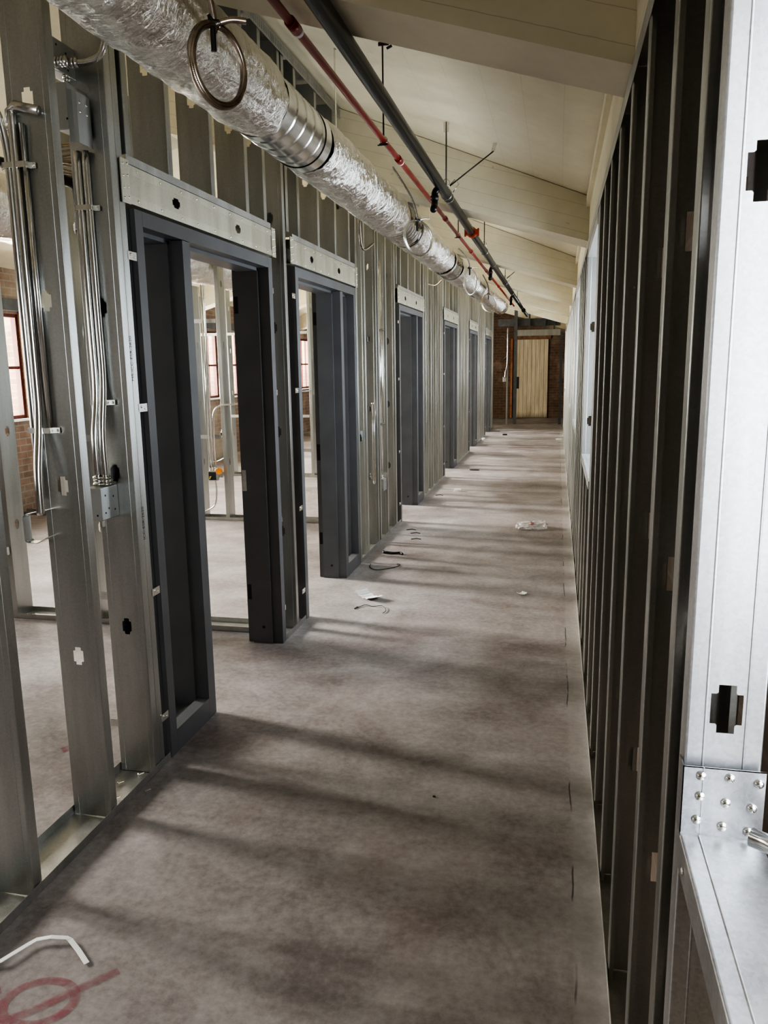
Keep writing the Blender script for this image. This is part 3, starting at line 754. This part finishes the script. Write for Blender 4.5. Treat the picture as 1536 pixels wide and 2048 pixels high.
coil('coil of brown armored cable hanging at the near end of the foil duct', 2.205, -.945, 2.415, .092, .104, (-.985, 1.95, 2.88), .0085, 2.0)
coil('coil of pale armored cable hanging where the duct turns from foil to flexible pipe', 5.62, -.975, 2.455, .16, .115, (-1.03, 5.05, 2.80), .0062, 2.0, .006, 'zinc')
coil('narrow double loop of armored cable hanging at the duct, third from the camera', 8.9, -.965, 2.47, .075, .14, (-.99, 8.1, 2.72), .0065, 2.0, .01, 'zinc', (.8, .5))
coil('round loop of armored cable hanging at the duct near the far end', 11.2, -.955, 2.40, .19, .12, (-.96, 10.4, 2.70), .007, 1.5, .012, 'cable')
# loose cable loops between duct and studs
for lab, pts in (('short armored cable drooping under the duct just after the second door frame', [(-1.42, 5.75, 2.62), (-1.46, 5.95, 2.49), (-1.48, 6.15, 2.47), (-1.47, 6.4, 2.55)]),
                 ('dark armored cable stub poking out under the duct above the third door frame', [(-1.52, 9.5, 2.52), (-1.42, 9.45, 2.50), (-1.33, 9.3, 2.54)]),
                 ):
    o = ribbed(spline(pts, 10), .008, .006).build('armored_cable', M['cable'], org=pts[0], smooth=True); tag(o, lab, 'cable')

# ------------------------------------------------------------------ conduits and boxes on the near studs
def strap(parent, x, y, z, r, rc=.0125):
    f = y - rc - .003
    mb = MB().box(x - r, x + r, f, f + .0025, z - .009, z + .009).box(x - r - .02, x - r, y + rc - .004, y + rc - .002, z - .009, z + .009).box(x + r, x + r + .02, y + rc - .004, y + rc - .002, z - .009, z + .009)
    mb.box(x - r - .001, x - r + .001, f, y + rc - .002, z - .009, z + .009).box(x + r - .001, x + r + .001, f, y + rc - .002, z - .009, z + .009).dome((x + r + .012, y + rc - .004, z), (0, -1, 0), .005)
    return build_at(mb, 'strap', M['zinc'], parent)
def fitting(parent, x, y, z, r, d=(0, 0, 1), n=3):
    mb = MB(); d = Vector(d)
    for i in range(n):
        p = Vector((x, y, z)) + d * (.012 * i + .002); mb.tube([p, p + d * .009], r * (1.45 if i != 1 else 1.25), 12)
    for s in (-1, 1): mb.dome((x + s * r * 1.3, y, z + .02 * d[2]), (s, -.4, 0), .0035)
    return build_at(mb, 'connector', M['zinc'], parent, True)
def jbox(name, label, x0, x1, y0, y1, z0, z1, group=None, knock=True):
    t = thing(name, label, 'junction box', ((x0 + x1) / 2, (y0 + y1) / 2, z0), group)
    b = build_at(MB().box(x0, x1, y0, y1, z0, z1), 'box_body', M['box_steel'], t, bevel=.003)
    if knock:
        zc = (z0 + z1) / 2
        for s, q in ((-.028, .03), (.024, .02), (-.01, -.02), (.03, -.03), (-.032, -.034)):
            build_at(MB().dome((x1 + .0004, (y0 + y1) / 2 + s, zc + q), (1, 0, 0), .0042, .0006, 8, 2), 'screw_hole', M['frame_dark'], b)
        for s, q in ((-.018, .0), (.018, -.04)): build_at(MB().dome(((x0 + x1) / 2 + s, y0 - .0004, zc + q), (0, -1, 0), .004, .0006, 8, 2), 'screw_hole', M['frame_dark'], b)
    return t
# lower box with two conduits on the boxed stud
b1 = jbox('junction_box', 'square steel junction box low on the boxed stud, conduits entering its top', -1.672, -1.60, 2.505, 2.6203, 1.052, 1.172)
fitting(b1, -1.645, 2.57, 1.172, .0135); fitting(b1, -1.617, 2.575, 1.172, .0135)
build_at(MB().tube([(-1.62, 2.535, 1.052), (-1.62, 2.535, 1.026)], .010, 10), 'bottom_connector', M['zinc'], b1)
b2 = jbox('junction_box', 'upper square junction box under the duct, flexible cable leaving its side', -1.682, -1.635, 2.47, 2.6203, 2.565, 2.665)
fitting(b2, -1.635, 2.56, 2.60, .0115, (1, 0, 0), 4); fitting(b2, -1.635, 2.50, 2.585, .0115, (1, 0, 0), 4)
b3 = jbox('junction_box', 'tall rivet-faced bracket box between the upper junction box and the conduits', -1.645, -1.60, 2.50, 2.6203, 2.378, 2.525)
mb = MB(); pl = [(-1.60 + .0, 2.50), (-1.585, 2.505), (-1.578, 2.52), (-1.578, 2.59), (-1.585, 2.61)]
mb.strip(pl, 'z', 2.34, 2.50); br = build_at(mb, 'rivet_bracket', M['box_steel'], b3)
for z in (2.44, 2.47): 
    for y in (2.535, 2.575): build_at(MB().dome((-1.578, y, z), (1, 0, 0), .005), 'rivet', M['screw'], br, True)
fitting(b3, -1.625, 2.545, 2.525, .0085)
c1 = thing('conduit', 'pair of shiny conduits strapped down the boxed stud into the lower junction box', 'conduit', (-1.645, 2.58, 1.2))
build_at(MB().tube(spline([(-1.645, 2.57, 1.205), (-1.645, 2.57, 1.35), (-1.643, 2.60, 1.52), (-1.643, 2.602, 1.8), (-1.643, 2.602, 2.337)], 8), .0125, 16), 'conduit_run', M['conduit'], c1, True)
build_at(MB().tube(spline([(-1.617, 2.575, 1.205), (-1.617, 2.575, 1.36), (-1.613, 2.60, 1.55), (-1.613, 2.602, 1.8), (-1.613, 2.602, 2.337)], 8), .0125, 16), 'conduit_run', M['conduit'], c1, True)
strap(c1, -1.628, 2.602, 1.475, .030); strap(c1, -1.628, 2.602, 2.15, .030)
o = ribbed(spline([(-1.59, 2.56, 2.60), (-1.55, 2.56, 2.60), (-1.50, 2.555, 2.615), (-1.475, 2.55, 2.66), (-1.47, 2.55, 2.72)], 10), .0105, .007).build('armored_cable', M['zinc'], org=(-1.59, 2.56, 2.6), smooth=True)
tag(o, 'bright ribbed cable curving from the upper junction box up behind the duct', 'cable')
o = MB().tube(fillet([(-2.1, 2.44, 2.40), (-1.72, 2.46, 2.375), (-1.66, 2.47, 2.40)], .05), .011, 12).build('conduit', M['conduit'], org=(-1.9, 2.45, 2.39), smooth=True)
tag(o, 'bent conduit reaching from the rooms to the tall bracket box', 'conduit')
# bundle on the second stud
c2 = thing('conduit', 'bundle of bright conduits strapped to the second stud, bent outward at the bottom', 'conduit', (-1.65, 2.27, 1.1))
build_at(MB().tube(spline([(-1.652, 2.235, 1.125), (-1.652, 2.24, 1.26), (-1.655, 2.272, 1.42), (-1.655, 2.28, 1.6), (-1.655, 2.282, 2.3), (-1.66, 2.282, 2.36)], 8), .0135, 16), 'conduit_run', M['conduit'], c2, True)
build_at(MB().tube(fillet([(-1.683, 2.285, 1.17), (-1.683, 2.285, 1.4), (-1.683, 2.285, 2.28), (-1.69, 2.26, 2.40), (-1.95, 2.2, 2.46)], .1), .0115, 16), 'conduit_run', M['conduit'], c2, True)
build_at(MB().tube([(-1.627, 2.288, 1.40), (-1.627, 2.288, 2.34)], .0095, 14), 'conduit_run', M['conduit'], c2, True)
strap(c2, -1.655, 2.285, 1.40, .04); strap(c2, -1.655, 2.285, 2.22, .04)
build_at(MB().tube([(-1.66, 2.282, 2.34), (-1.66, 2.282, 2.375), (-1.64, 2.282, 2.392), (-1.56, 2.282, 2.37)], .0145, 14), 'elbow_fitting', M['zinc'], c2, True)
t = thing('box_bracket', 'open rectangular steel box bracket between the first two studs', 'bracket', (-1.70, 2.26, 1.02))
mb = MB(); 
pl = [(-1.655, 1.135), (-1.735, 1.118), (-1.742, 1.11), (-1.742, 1.03), (-1.735, 1.024), (-1.70, 1.022), (-1.655, 1.045)]
mb.strip(pl, 'y', 2.262, 2.3002)
o = build_at(mb, 'bracket_strip', M['zinc'], t); s_ = o.modifiers.new('s', 'SOLIDIFY'); s_.thickness = .002
build_at(MB().box(-1.742, -1.735, 2.26, 2.29, 1.03, 1.11), 'bracket_plate', M['box_steel'], t)
# box and conduit on the pier after the second frame
b4 = jbox('junction_box', 'small steel junction box on the studs between second and third door frames', -1.60, -1.54, 6.99, 7.1203, .44, .55)
fitting(b4, -1.57, 7.03, .55, .012)
o = MB().tube([(-1.57, 7.085, .60), (-1.57, 7.085, 2.5)], .012, 12)
c4 = thing('conduit', 'long straight conduit rising from the small box between second and third door frames', 'conduit', (-1.57, 7.085, .6)); build_at(o, 'conduit_run', M['conduit'], c4, True)
strap(c4, -1.57, 7.085, 1.05, .012); strap(c4, -1.57, 7.085, 1.9, .012)
o = MB().tube(spline([(-1.56, 6.695, .55), (-1.56, 6.698, .95), (-1.56, 6.698, 1.15), (-1.55, 6.65, 1.25), (-1.55, 6.63, 1.27)], 8), .013, 12).build('conduit', M['conduit'], org=(-1.56, 6.66, .55), smooth=True)
tag(o, 'kinked conduit stub with open end between second and third door frames', 'conduit')
b5 = jbox('junction_box', 'round-edged box with black and yellow wires on the first stud after the second door frame', -1.60, -1.56, 6.23, 6.3103, .98, 1.06, knock=False)
build_at(MB().tube([(-1.565, 6.215, 1.03), (-1.555, 6.20, 1.01), (-1.56, 6.21, .985)], .012, 8), 'black_wire', M['blackrubber'], b5); build_at(MB().tube([(-1.575, 6.212, 1.0), (-1.565, 6.20, .985), (-1.575, 6.205, .97)], .008, 8), 'yellow_wire', M['yellow'], b5)

# ------------------------------------------------------------------ partitions of the rooms
CW = [(4.275, [-5.42, -5.01, -4.60, -4.20, -3.80, -3.40, -2.80, -2.40]), (7.555, [-5.3, -4.9, -4.45, -4.03, -3.62, -3.33, -2.92, -2.10]), (10.77, [-5.45, -5.05, -4.64, -4.2, -3.8, -3.4, -3.0, -2.6]), (14.0, [-5.0, -4.2, -3.4, -2.6, -2.1]), (17.22, [-4.6, -3.8, -3.0, -2.4])]
for i, (y, xs_) in enumerate(CW):
    q = '%s room partition' % ORD[i]
    track('floor_track', 'printed steel floor track of the ' + q if i < 2 else 'steel floor track of the ' + q, XW + .02, XL - D - .01, y - .0035, y + D + .0035, .001, .032, along='x')
    for j, x in enumerate(xs_):
        lab = ('galvanized stud of the %s, %s from the outer windows' % (q, ORD[j]))
        stud('partition_stud', lab, x, y + D / 2, .003, 2.40 if abs(x + 3.6) < .245 and y < 9 else min(3.2, zb(x) - .06), pi / 2)
    if i < 3:
        for z, xa, xb_ in (((.88, xs_[2], xs_[5]), (2.05, xs_[1], xs_[5])) if i else ((1.33, xs_[4], xs_[5]), (1.18, xs_[6] - .02, xs_[7]))):
            o = MB().box(xa + .002, xb_ - .045, y - .0045, y + .0002, z - .02, z + .02).build('bridging_bar', M['steel_track'], org=(xa, y, z)); tag(o, 'horizontal steel bridging bar at %s height on the %s' % ('hip' if z < 1.5 else 'head', q), 'bridging bar') if i else tag(o, 'steel bridging bar on the %s, %s one' % (q, 'higher' if z > 1.3 else 'lower'), 'bridging bar')
def text_mesh(s, size, mat, name, parent, M_):
    cu = bpy.data.curves.new('txt', 'FONT'); cu.body = s; cu.size = size; cu.align_x = 'LEFT'
    ob = bpy.data.objects.new('txt', cu); col.objects.link(ob)
    dg = bpy.context.evaluated_depsgraph_get(); me = bpy.data.meshes.new_from_object(ob.evaluated_get(dg))
    bpy.data.objects.remove(ob); me.materials.clear(); me.materials.append(mat)
    top = parent
    while top.parent: top = top.parent
    me.transform(Matrix.Translation(-top.location) @ M_)
    o = bpy.data.objects.new(name, me); col.objects.link(o); o.parent = parent; return o
RX = Matrix.Rotation(pi / 2, 4, 'X')
tr = [o for o in bpy.data.objects if o.get('label', '').startswith('printed')]
tr.sort(key=lambda o: o.location.y)
for s, x in (('ICC', -3.36), ('S-2620', -3.06), ('2Z7831-', -2.66)): text_mesh(s, .034 if s != '2Z7831-' else .03, M['ink'], 'printed_text', tr[0], Matrix.Translation((x, 4.2725, .006)) @ RX)
text_mesh('L MS-ICC-ESR-2620', .036, M['ink'], 'printed_text', tr[1], Matrix.Translation((-3.56, 7.552, .004)) @ RX)
bs = [o for o in bpy.data.objects if o.name == 'boxed_stud'][0]
for z, s in ((.95, 'ICC-ESR-2620'), (1.55, 'MS-ICC-ESR-2620')):
    text_mesh(s, .022, M['ink'], 'printed_text', bs, Matrix.Translation((XL + .0006, 2.672, z)) @ Matrix(((0, 0, 1, 0), (1, 0, 0, 0), (0, 1, 0, 0), (0, 0, 0, 1))) @ Matrix.Rotation(pi / 2, 4, 'Z'))
# boxes and conduits on the partitions
def room_box(x, y, z, lab, ncond, ztop, flex, orange=False):
    b = jbox('outlet_box', 'small steel outlet box ' + lab, x - .05, x + .05, y - .07, y - .01, z, z + .10, knock=False)
    build_at(MB().box(x - .042, x + .042, y - .0715, y - .0695, z + .008, z + .092), 'dark_opening', M['frame_dark'], b)
    build_at(MB().tube([(x - .03, y - .075, z + .02), (x - .01, y - .08, z + .05), (x - .028, y - .075, z + .04)], .006, 6), 'yellow_wire', M['yellow'], b)
    for i in range(ncond):
        xx = x - .03 + i * .03
        fitting(b, xx, y - .04, z + .10, .010)
    if ncond:
        c = thing('conduit', 'upright shiny conduits feeding the outlet box ' + lab, 'conduit', (x, y - .04, z + .13))
        for i in range(ncond):
            xx = x - .03 + i * .03
            pts = [(xx, y - .04, z + .13), (xx, y - .04, ztop - .05 * i), (xx, y - .04, ztop)] if i < 2 else fillet([(xx, y - .04, z + .13), (xx, y - .04, 1.2), (xx + .5, y - .04, 1.24)], .12)
            build_at(MB().tube(pts, .010, 10), 'conduit_run', M['conduit'], c, True)
    if flex:
        o = ribbed(spline([(x + .02, y - .04, z), (x + .025, y - .04, z - .12), (x + .0, y - .05, z - .26), (x - .12, y - .06, z - .33), (x - .22, y - .07, z - .335)], 8), .008, .01).build('flexible_cable', M['zinc'], org=(x, y - .04, z), smooth=True)
        tag(o, 'flexible cable from the outlet box ' + lab, 'cable')
    if orange:
        build_at(MB().tube([(x + .075, y - .075, z + .10), (x + .075, y - .05, z + .10)], .032, 16), 'orange_cap', M['orange'], b)
    build_at(MB().box(x + .05, x + .09, y - .03, y - .004, z + .03, z + .08), 'box_bracket', M['zinc'], b)
room_box(-3.47, 7.555, .43, 'with an orange cap seen through the first doorway', 3, 2.4, True, True)
room_box(-3.50, 4.275, .40, 'beside the partition stud by the first stud gap', 1, 1.9, True)
room_box(-3.95, 10.77, .46, 'seen through the second doorway', 3, 2.4, True)
room_box(-4.75, 10.77, .55, 'deep in the rooms beyond the first doorway', 1, 1.7, True)
# black drain and cable bundle in the first room
o = MB().tube(fillet([(-2.75, 3.30, 2.60), (-2.235, 3.52, 2.455), (-2.235, 3.52, 2.25)], .05), .024, 16).build('drain_pipe', M['blackrubber'], org=(-2.235, 3.52, 2.25), smooth=True)
tag(o, 'black drain pipe with elbow in the room between the second and boxed studs', 'pipe')
mb = MB()
for i in range(7):
    r0 = .15 + .012 * (i % 3); z = 2.55 + .011 * i; ph = i * .7
    mb.tube([(-2.30 + r0 * cos(a) + .01 * sin(3 * a + ph), 3.62 + r0 * .8 * sin(a), z + .012 * sin(2 * a + ph)) for a in [2 * pi * j / 36 for j in range(36)]], .005, 6, True)
t = thing('cable_bundle', 'ring of pale cables hung in the room above the black drain pipe', 'cable bundle', (-2.3, 3.62, 2.55)); build_at(mb, 'cable_loops', M['cable'], t, True)
build_at(MB().tube([(-2.44, 3.62, 2.6), (-2.44, 3.62, zd(-2.44) - .01)], .003, 6).tube([(-2.16, 3.62, 2.6), (-2.16, 3.62, zd(-2.16) - .01)], .003, 6), 'hanging_wire', M['darkwire'], t)

# ------------------------------------------------------------------ far end of the corridor
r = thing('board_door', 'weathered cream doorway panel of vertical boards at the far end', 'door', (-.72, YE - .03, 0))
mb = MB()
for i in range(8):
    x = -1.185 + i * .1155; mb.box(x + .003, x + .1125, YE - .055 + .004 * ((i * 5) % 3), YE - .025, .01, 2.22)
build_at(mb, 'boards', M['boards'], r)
build_at(MB().box(-1.25, -.20, YE - .06, YE - .004, 2.225, 2.47), 'lintel_board', M['wood'], r)
o = MB().box(-1.315, -1.262, YE - .05, YE - .008, .01, 2.25).build('orange_light_slit', M['slit_light'], org=(-1.3, YE, 0)); tag(o, 'slim orange-painted strip for the lit slit beside the far boarded door', 'post')  # solid strip whose orange stands in for light in the door slit
YF = 20.75
def box_thing(name, lab, cat, a, mat): o = MB().box(*a).build(name, mat, org=(a[0], a[2], a[4])); return tag(o, lab, cat)
box_thing('end_post', 'dark steel post standing in front of the boarded door', 'post', (-1.10, -1.02, YF, YF + .09, .001, zd(-1.06) - .01), M['greysteelframe'])
box_thing('end_post', 'thin steel post beside the end of the door wall', 'post', (-1.285, -1.245, YF, YF + .05, .001, 2.44), M['steel'])
box_thing('end_post', 'dark steel post against the window-side wall at the far end', 'post', (.055, .12, YF, YF + .09, .001, 2.33), M['greysteelframe'])
box_thing('end_beam', 'dark steel beam crossing high in front of the end wall', 'beam', (-1.52, .05, YF + .0895, YF + .19, 2.50, 2.68), M['greysteelframe'])
box_thing('end_header', 'steel header with flange above the far opening', 'header', (-1.0205, .0555, YF + .005, YF + .085, 2.25, 2.40), M['steel'])
for i, x in enumerate((-.74, -.36, -.12)):
    box_thing('end_cripple', '%s short stud standing on the far header' % ORD[i], 'stud', (x, x + .04, YF + .02, YF + .08, 2.402, zd(x) - .06), M['greysteelframe'])
b = jbox('switch_box', 'dark box with white edge on the thin far post', -1.36, -1.29, YF - .01, YF + .05, 1.10, 1.20, knock=False)
build_at(MB().box(-1.375, -1.362, YF - .012, YF + .04, 1.10, 1.22), 'white_edge', M['white'], b)
box_thing('switch_box', 'black box on the dark far post in front of the boarded door', 'switch box', (-1.018, -.96, YF, YF + .06, .92, 1.22), M['blackrubber'])
o = MB().tube(spline([(-1.32, YF - .016, 1.21), (-1.31, YF - .016, 1.35), (-1.265, YF - .016, 1.6), (-1.265, YF - .016, 2.45)], 8), .014, 10).build('conduit', M['conduit'], org=(-1.32, YF, 1.21), smooth=True); tag(o, 'pale conduit running down the thin far post into its box', 'conduit')
o = ribbed([Vector((-1.55 + .17 * cos(a), YE - .2, 2.0 + .32 * sin(a))) for a in [1.9 - 3.6 * i / 40 for i in range(41)]], .012, .03).build('armored_cable', M['cable'], org=(-1.5, YE - .2, 2.0), smooth=True); tag(o, 'loop of cable hanging in front of the far brick wall', 'cable')

# ------------------------------------------------------------------ litter on the floor
def ribbon(pts, w, z=.003, up=None):
    mb = MB(); P = [Vector(p) for p in pts]
    for i in range(len(P)):
        d = (P[min(i + 1, len(P) - 1)] - P[max(i - 1, 0)]).normalized(); nrm = Vector((-d.y, d.x, 0)).normalized() * (w / 2)
        mb.v += [tuple(P[i] - nrm), tuple(P[i] + nrm)]
    for i in range(len(P) - 1): mb.f.append((2 * i, 2 * i + 1, 2 * i + 3, 2 * i + 2))
    return mb
o = ribbon([(-1.515, 1.568, .004), (-1.48, 1.582, .008), (-1.443, 1.60, .012), (-1.41, 1.675, .010), (-1.398, 1.692, .012), (-1.36, 1.705, .016), (-1.318, 1.715, .012), (-1.305, 1.712, .010), (-1.262, 1.685, .006), (-1.212, 1.648, .004)], .014).build('plastic_strip', M['white'], org=(-1.4, 1.65, 0))
m = o.modifiers.new('s', 'SOLIDIFY'); m.thickness = .002; tag(o, 'bent white plastic strip lying on the floor by the pink paint mark', 'plastic strip')
E_ = [(-1.26 + .088 * cos(a) * 1.0 + .01 * sin(a), 1.508 + .072 * sin(a), .0012) for a in [2 * pi * i / 40 for i in range(41)]]
mb = ribbon(E_, .026); q = ribbon([(-1.345, 1.40, .0016), (-1.25, 1.49, .0016), (-1.19, 1.56, .0016), (-1.115, 1.645, .0016)], .027); b0 = len(mb.v); mb.v += q.v; mb.f += [tuple(b0 + i for i in f) for f in q.f]
o = mb.build('paint_mark', M['paint'], org=(-1.26, 1.5, 0)); tag(o, 'faded pink spray paint circle with a slash on the concrete', 'paint mark')
o = ribbon([(-1.42, 1.49, .0012), (-1.385, 1.525, .0012)], .03).build('paint_mark', M['paint'], org=(-1.4, 1.5, 0)); tag(o, 'small pink paint dash at the edge beside the slashed circle', 'paint mark')
o = ribbon([(-2.02, 2.72, .0012), (-1.93, 2.83, .0012)], .05).build('paint_mark', M['paint'], org=(-2, 2.8, 0)); tag(o, 'small red paint smear on the floor behind the boxed stud', 'paint mark')
# curled paper sheet
def sheet(name, lab, cat, c, L, W, ang, curl, mat, lift=.004):
    mb = MB(); n = 14; d = Vector((cos(ang), sin(ang), 0)); s = Vector((-sin(ang), cos(ang), 0))
    for i in range(n + 1):
        t = i / n - .5; z = lift + curl * (4 * t * t) + .004 * sin(i * 1.7)
        for j in (-1, -.33, .33, 1): mb.v.append(tuple(Vector(c) + d * t * L + s * (j * W / 2) + Vector((0, 0, z + .003 * abs(j)))))
    for i in range(n):
        for j in range(3): mb.f.append((4 * i + j, 4 * i + j + 1, 4 * i + 5 + j, 4 * i + 4 + j))
    o = mb.build(name, mat, org=c, smooth=True); return tag(o, lab, cat)
sh = sheet('paper_sheet', 'curled white paper label lying on the floor by the second doorway', 'paper', (-1.24, 5.10, 0), .20, .10, -.75, .028, M['paper'])
ink = MB(); 
for k_ in (-.02, .012): ink.v += [tuple(Vector((-1.24, 5.10, .0115 - .003)) + Vector((cos(-.75), sin(-.75), 0)) * t * .1 + Vector((sin(.75), cos(.75), 0)) * (k_ + q)) for t, q in ((-.7, 0), (.7, 0), (.7, .006), (-.7, .006))]
sheet('paper_scrap', 'small folded white scrap on the floor near the window-side wall', 'paper', (-.20, 5.35, 0), .07, .045, .9, .012, M['paper'])
# crumpled plastic bag
bm = bmesh.new(); bmesh.ops.create_icosphere(bm, subdivisions=4, radius=1)
for v in bm.verts:
    p = v.co.copy(); d = 1 + .38 * noise.noise(p * 1.7) + .22 * noise.noise(p * 4.2 + Vector((2, 5, 1))) + .1 * noise.noise(p * 9)
    v.co = Vector((p.x * .15 * d, p.y * .095 * d, max(-.02, p.z * .052 * d)))
me = bpy.data.meshes.new('bag'); bm.to_mesh(me); bm.free(); me.materials.append(M['plastic'])
bag = bpy.data.objects.new('plastic_bag', me); col.objects.link(bag); bag.location = (-.19, 7.62, .0225); bag.rotation_euler = (0, 0, .25)
tag(bag, 'crumpled clear plastic bag on the corridor floor', 'plastic bag')
o = MB().box(-.035, .0, -.05, -.02, .02, .045); pm = bpy.data.meshes.new('p'); pm.from_pydata(o.v, [], o.f); pm.materials.append(M['bagred']); pb = bpy.data.objects.new('red_print', pm); col.objects.link(pb); pb.parent = bag
def wire(name, lab, pts, r, mat, cat='wire'):
    o = MB().tube(spline(pts, 8), r, 7).build(name, mat, org=pts[0], smooth=True); return tag(o, lab, cat)
wire('wire_scrap', 'thin dark wire curled on the floor beside the paper label', [(-1.26, 4.86, .004), (-1.22, 4.92, .006), (-1.17, 4.90, .004), (-1.10, 4.90, .01), (-1.06, 4.82, .006), (-1.07, 4.77, .004)], .0022, M['darkwire'])
wire('wire_scrap', 'tiny dark wire end on the floor in front of the paper label', [(-1.275, 4.83, .004), (-1.265, 4.87, .004)], .004, M['darkwire'])
wire('wire_loop', 'bent wire loop on the floor in front of the second frame sidelight', [(-1.44, 6.0, .004), (-1.42, 5.9, .004), (-1.35, 5.82, .006), (-1.25, 5.9, .004), (-1.21, 5.97, .004), (-1.20, 6.02, .004), (-1.23, 6.03, .004)], .003, M['darkwire'])
wire('tie_scrap', 'black twisted tie lying on the floor past the second frame', [(-1.425, 6.42, .01), (-1.41, 6.36, .016), (-1.385, 6.38, .012), (-1.33, 6.37, .01), (-1.27, 6.38, .012), (-1.245, 6.35, .008)], .010, M['blackrubber'], 'tie')
wire('green_wire', 'short green wire lying by the window-side floor track', [(.085, 1.585, .004), (.09, 1.555, .008), (.115, 1.525, .006), (.15, 1.515, .004), (.165, 1.515, .004)], .0022, M['green'])
def chip(lab, x, y, s, mat, name='debris_chip', h=.012, rot=.3):
    mb = MB(); n = 7; pl = [(x + s[0] * (.7 + .3 * ((i * 37) % 5) / 4) * cos(rot + 2 * pi * i / n), y + s[1] * (.7 + .3 * ((i * 53) % 5) / 4) * sin(rot + 2 * pi * i / n)) for i in range(n)]
    mb.prism(pl, 'z', .001, h); o = mb.build(name, mat, org=(x, y, 0)); return tag(o, lab, 'scrap')
chip('dark flat scrap on the floor level with the fourth door frame', -1.18, 11.75, (.1, .03), M['frame_dark'])
chip('pale crumpled scrap on the floor beyond the third door frame', -1.19, 9.75, (.06, .04), M['white'], h=.03)
chip('black block lying on the floor far down the corridor', -1.10, 17.6, (.07, .05), M['frame_dark'], h=.03)
chip('white scrap against the window-side wall far down the corridor', .08, 16.6, (.09, .05), M['white'], h=.03)
chip('white scrap by the floor track beyond the fifth door frame', -1.47, 16.4, (.05, .08), M['white'], h=.05)
chip('dark speck of debris in the middle of the near floor', -.41, 2.66, (.007, .005), M['darkwire'], h=.005)
for i, (x, y) in enumerate([(-1.33, 7.2), (-1.4, 7.35), (-1.28, 6.95), (-1.42, 9.4)]):
    tag(MB().tube([(x, y, .004), (x + .05, y + .03, .006), (x + .09, y + .01, .004)], .004, 6).build('wire_clipping', M['darkwire'], org=(x, y, 0)), 'tiny dark wire clipping on the floor before the third door frame', 'wire clipping', 'wire clippings on the corridor floor')
for i in range(7):
    y = 2.33 + .045 * i + .01 * ((i * 7) % 4); x = -1.60 + .045 * ((i * 5) % 4) - .03
    tag(MB().tube([(x, y, .009), (x + .012, y + .02, .008)], .003, 6).dome((x, y, .009), (-.5, -.8, 0), .0052).build('loose_screw', M['screw'], org=(x, y, .003)), 'loose screw lying in the floor track before the first door frame', 'screw', 'loose screws in the floor track')

# ------------------------------------------------------------------ light
w = bpy.data.worlds.new('sky'); sc.world = w; w.use_nodes = True
w.node_tree.nodes['Background'].inputs[0].default_value = (.92, .96, 1, 1); w.node_tree.nodes['Background'].inputs[1].default_value = 3.0
def area(name, loc, d, sx, sy, power, colr, spread=180):
    l = bpy.data.lights.new(name, 'AREA'); l.shape = 'RECTANGLE'; l.size = sx; l.size_y = sy; l.energy = power; l.color = colr; l.spread = radians(spread)
    o = bpy.data.objects.new(name, l); col.objects.link(o); o.location = loc; o.rotation_euler = Vector(d).to_track_quat('-Z', 'Y').to_euler(); return o
for i in range(-3, 5):
    yc = 3.77 + 3.25 * i + 1.47
    area('daylight_west', (XW - .55, yc, 1.7), (1, 0, .22), 2.95, 1.4, (50, 42, 36, 255, 570, 540, 520, 520)[i + 3], (1, .955, .84))
for i, (a, b) in enumerate(WR):
    area('daylight_east', (XE + .6, (a + b) / 2, 1.65), (-1, .35, -.28) if i == 0 else (-1, 0, -.1), 1.25, 1.4, 80 if i == 0 else 100, (.86, .93, 1) if i == 0 else (.78, .89, 1))
l = bpy.data.lights.new('hazy_sun', 'SUN'); l.energy = 14.5; l.angle = radians(12); l.color = (1, .95, .88)
o = bpy.data.objects.new('hazy_sun', l); col.objects.link(o); o.location = (-9, 6, 5)
o.rotation_euler = Vector((1, -.16, -.33)).to_track_quat('-Z', 'Y').to_euler()
l = bpy.data.lights.new('room_fill_sun', 'SUN'); l.energy = 13; l.angle = radians(24); l.color = (1, .98, .95)  # second sun, added to brighten the floor of the rooms
o = bpy.data.objects.new('room_fill_sun', l); col.objects.link(o); o.location = (-9, 8, 7)
o.rotation_euler = Vector((1, -.12, -.68)).to_track_quat('-Z', 'Y').to_euler()

# ------------------------------------------------------------------ camera
cd = bpy.data.cameras.new('camera'); cam = bpy.data.objects.new('camera', cd); col.objects.link(cam)
Rm = ((0.97700093, 0.21276364, -0.01417134), (0.02599638, -0.18480999, -0.98243038), (-0.21164447, 0.95946699, -0.18609061))
r0, r1, r2 = (Vector(q) for q in Rm)
m3 = Matrix((r0, -r1, -r2)).transposed()
cam.matrix_world = Matrix.Translation((0, 0, 1.6)) @ m3.to_4x4()
cd.sensor_fit = 'AUTO'; cd.sensor_width = 36; cd.lens = 1564.84 / 2048 * 36; cd.clip_start = .02
sc.camera = cam
sc.view_settings.view_transform = 'AgX'
sc.view_settings.look = 'AgX - High Contrast'
sc.view_settings.exposure = -0.12
sc.cycles.use_denoising = True
sc.cycles.max_bounces = 10; sc.cycles.diffuse_bounces = 5; sc.cycles.glossy_bounces = 5; sc.cycles.transparent_max_bounces = 16
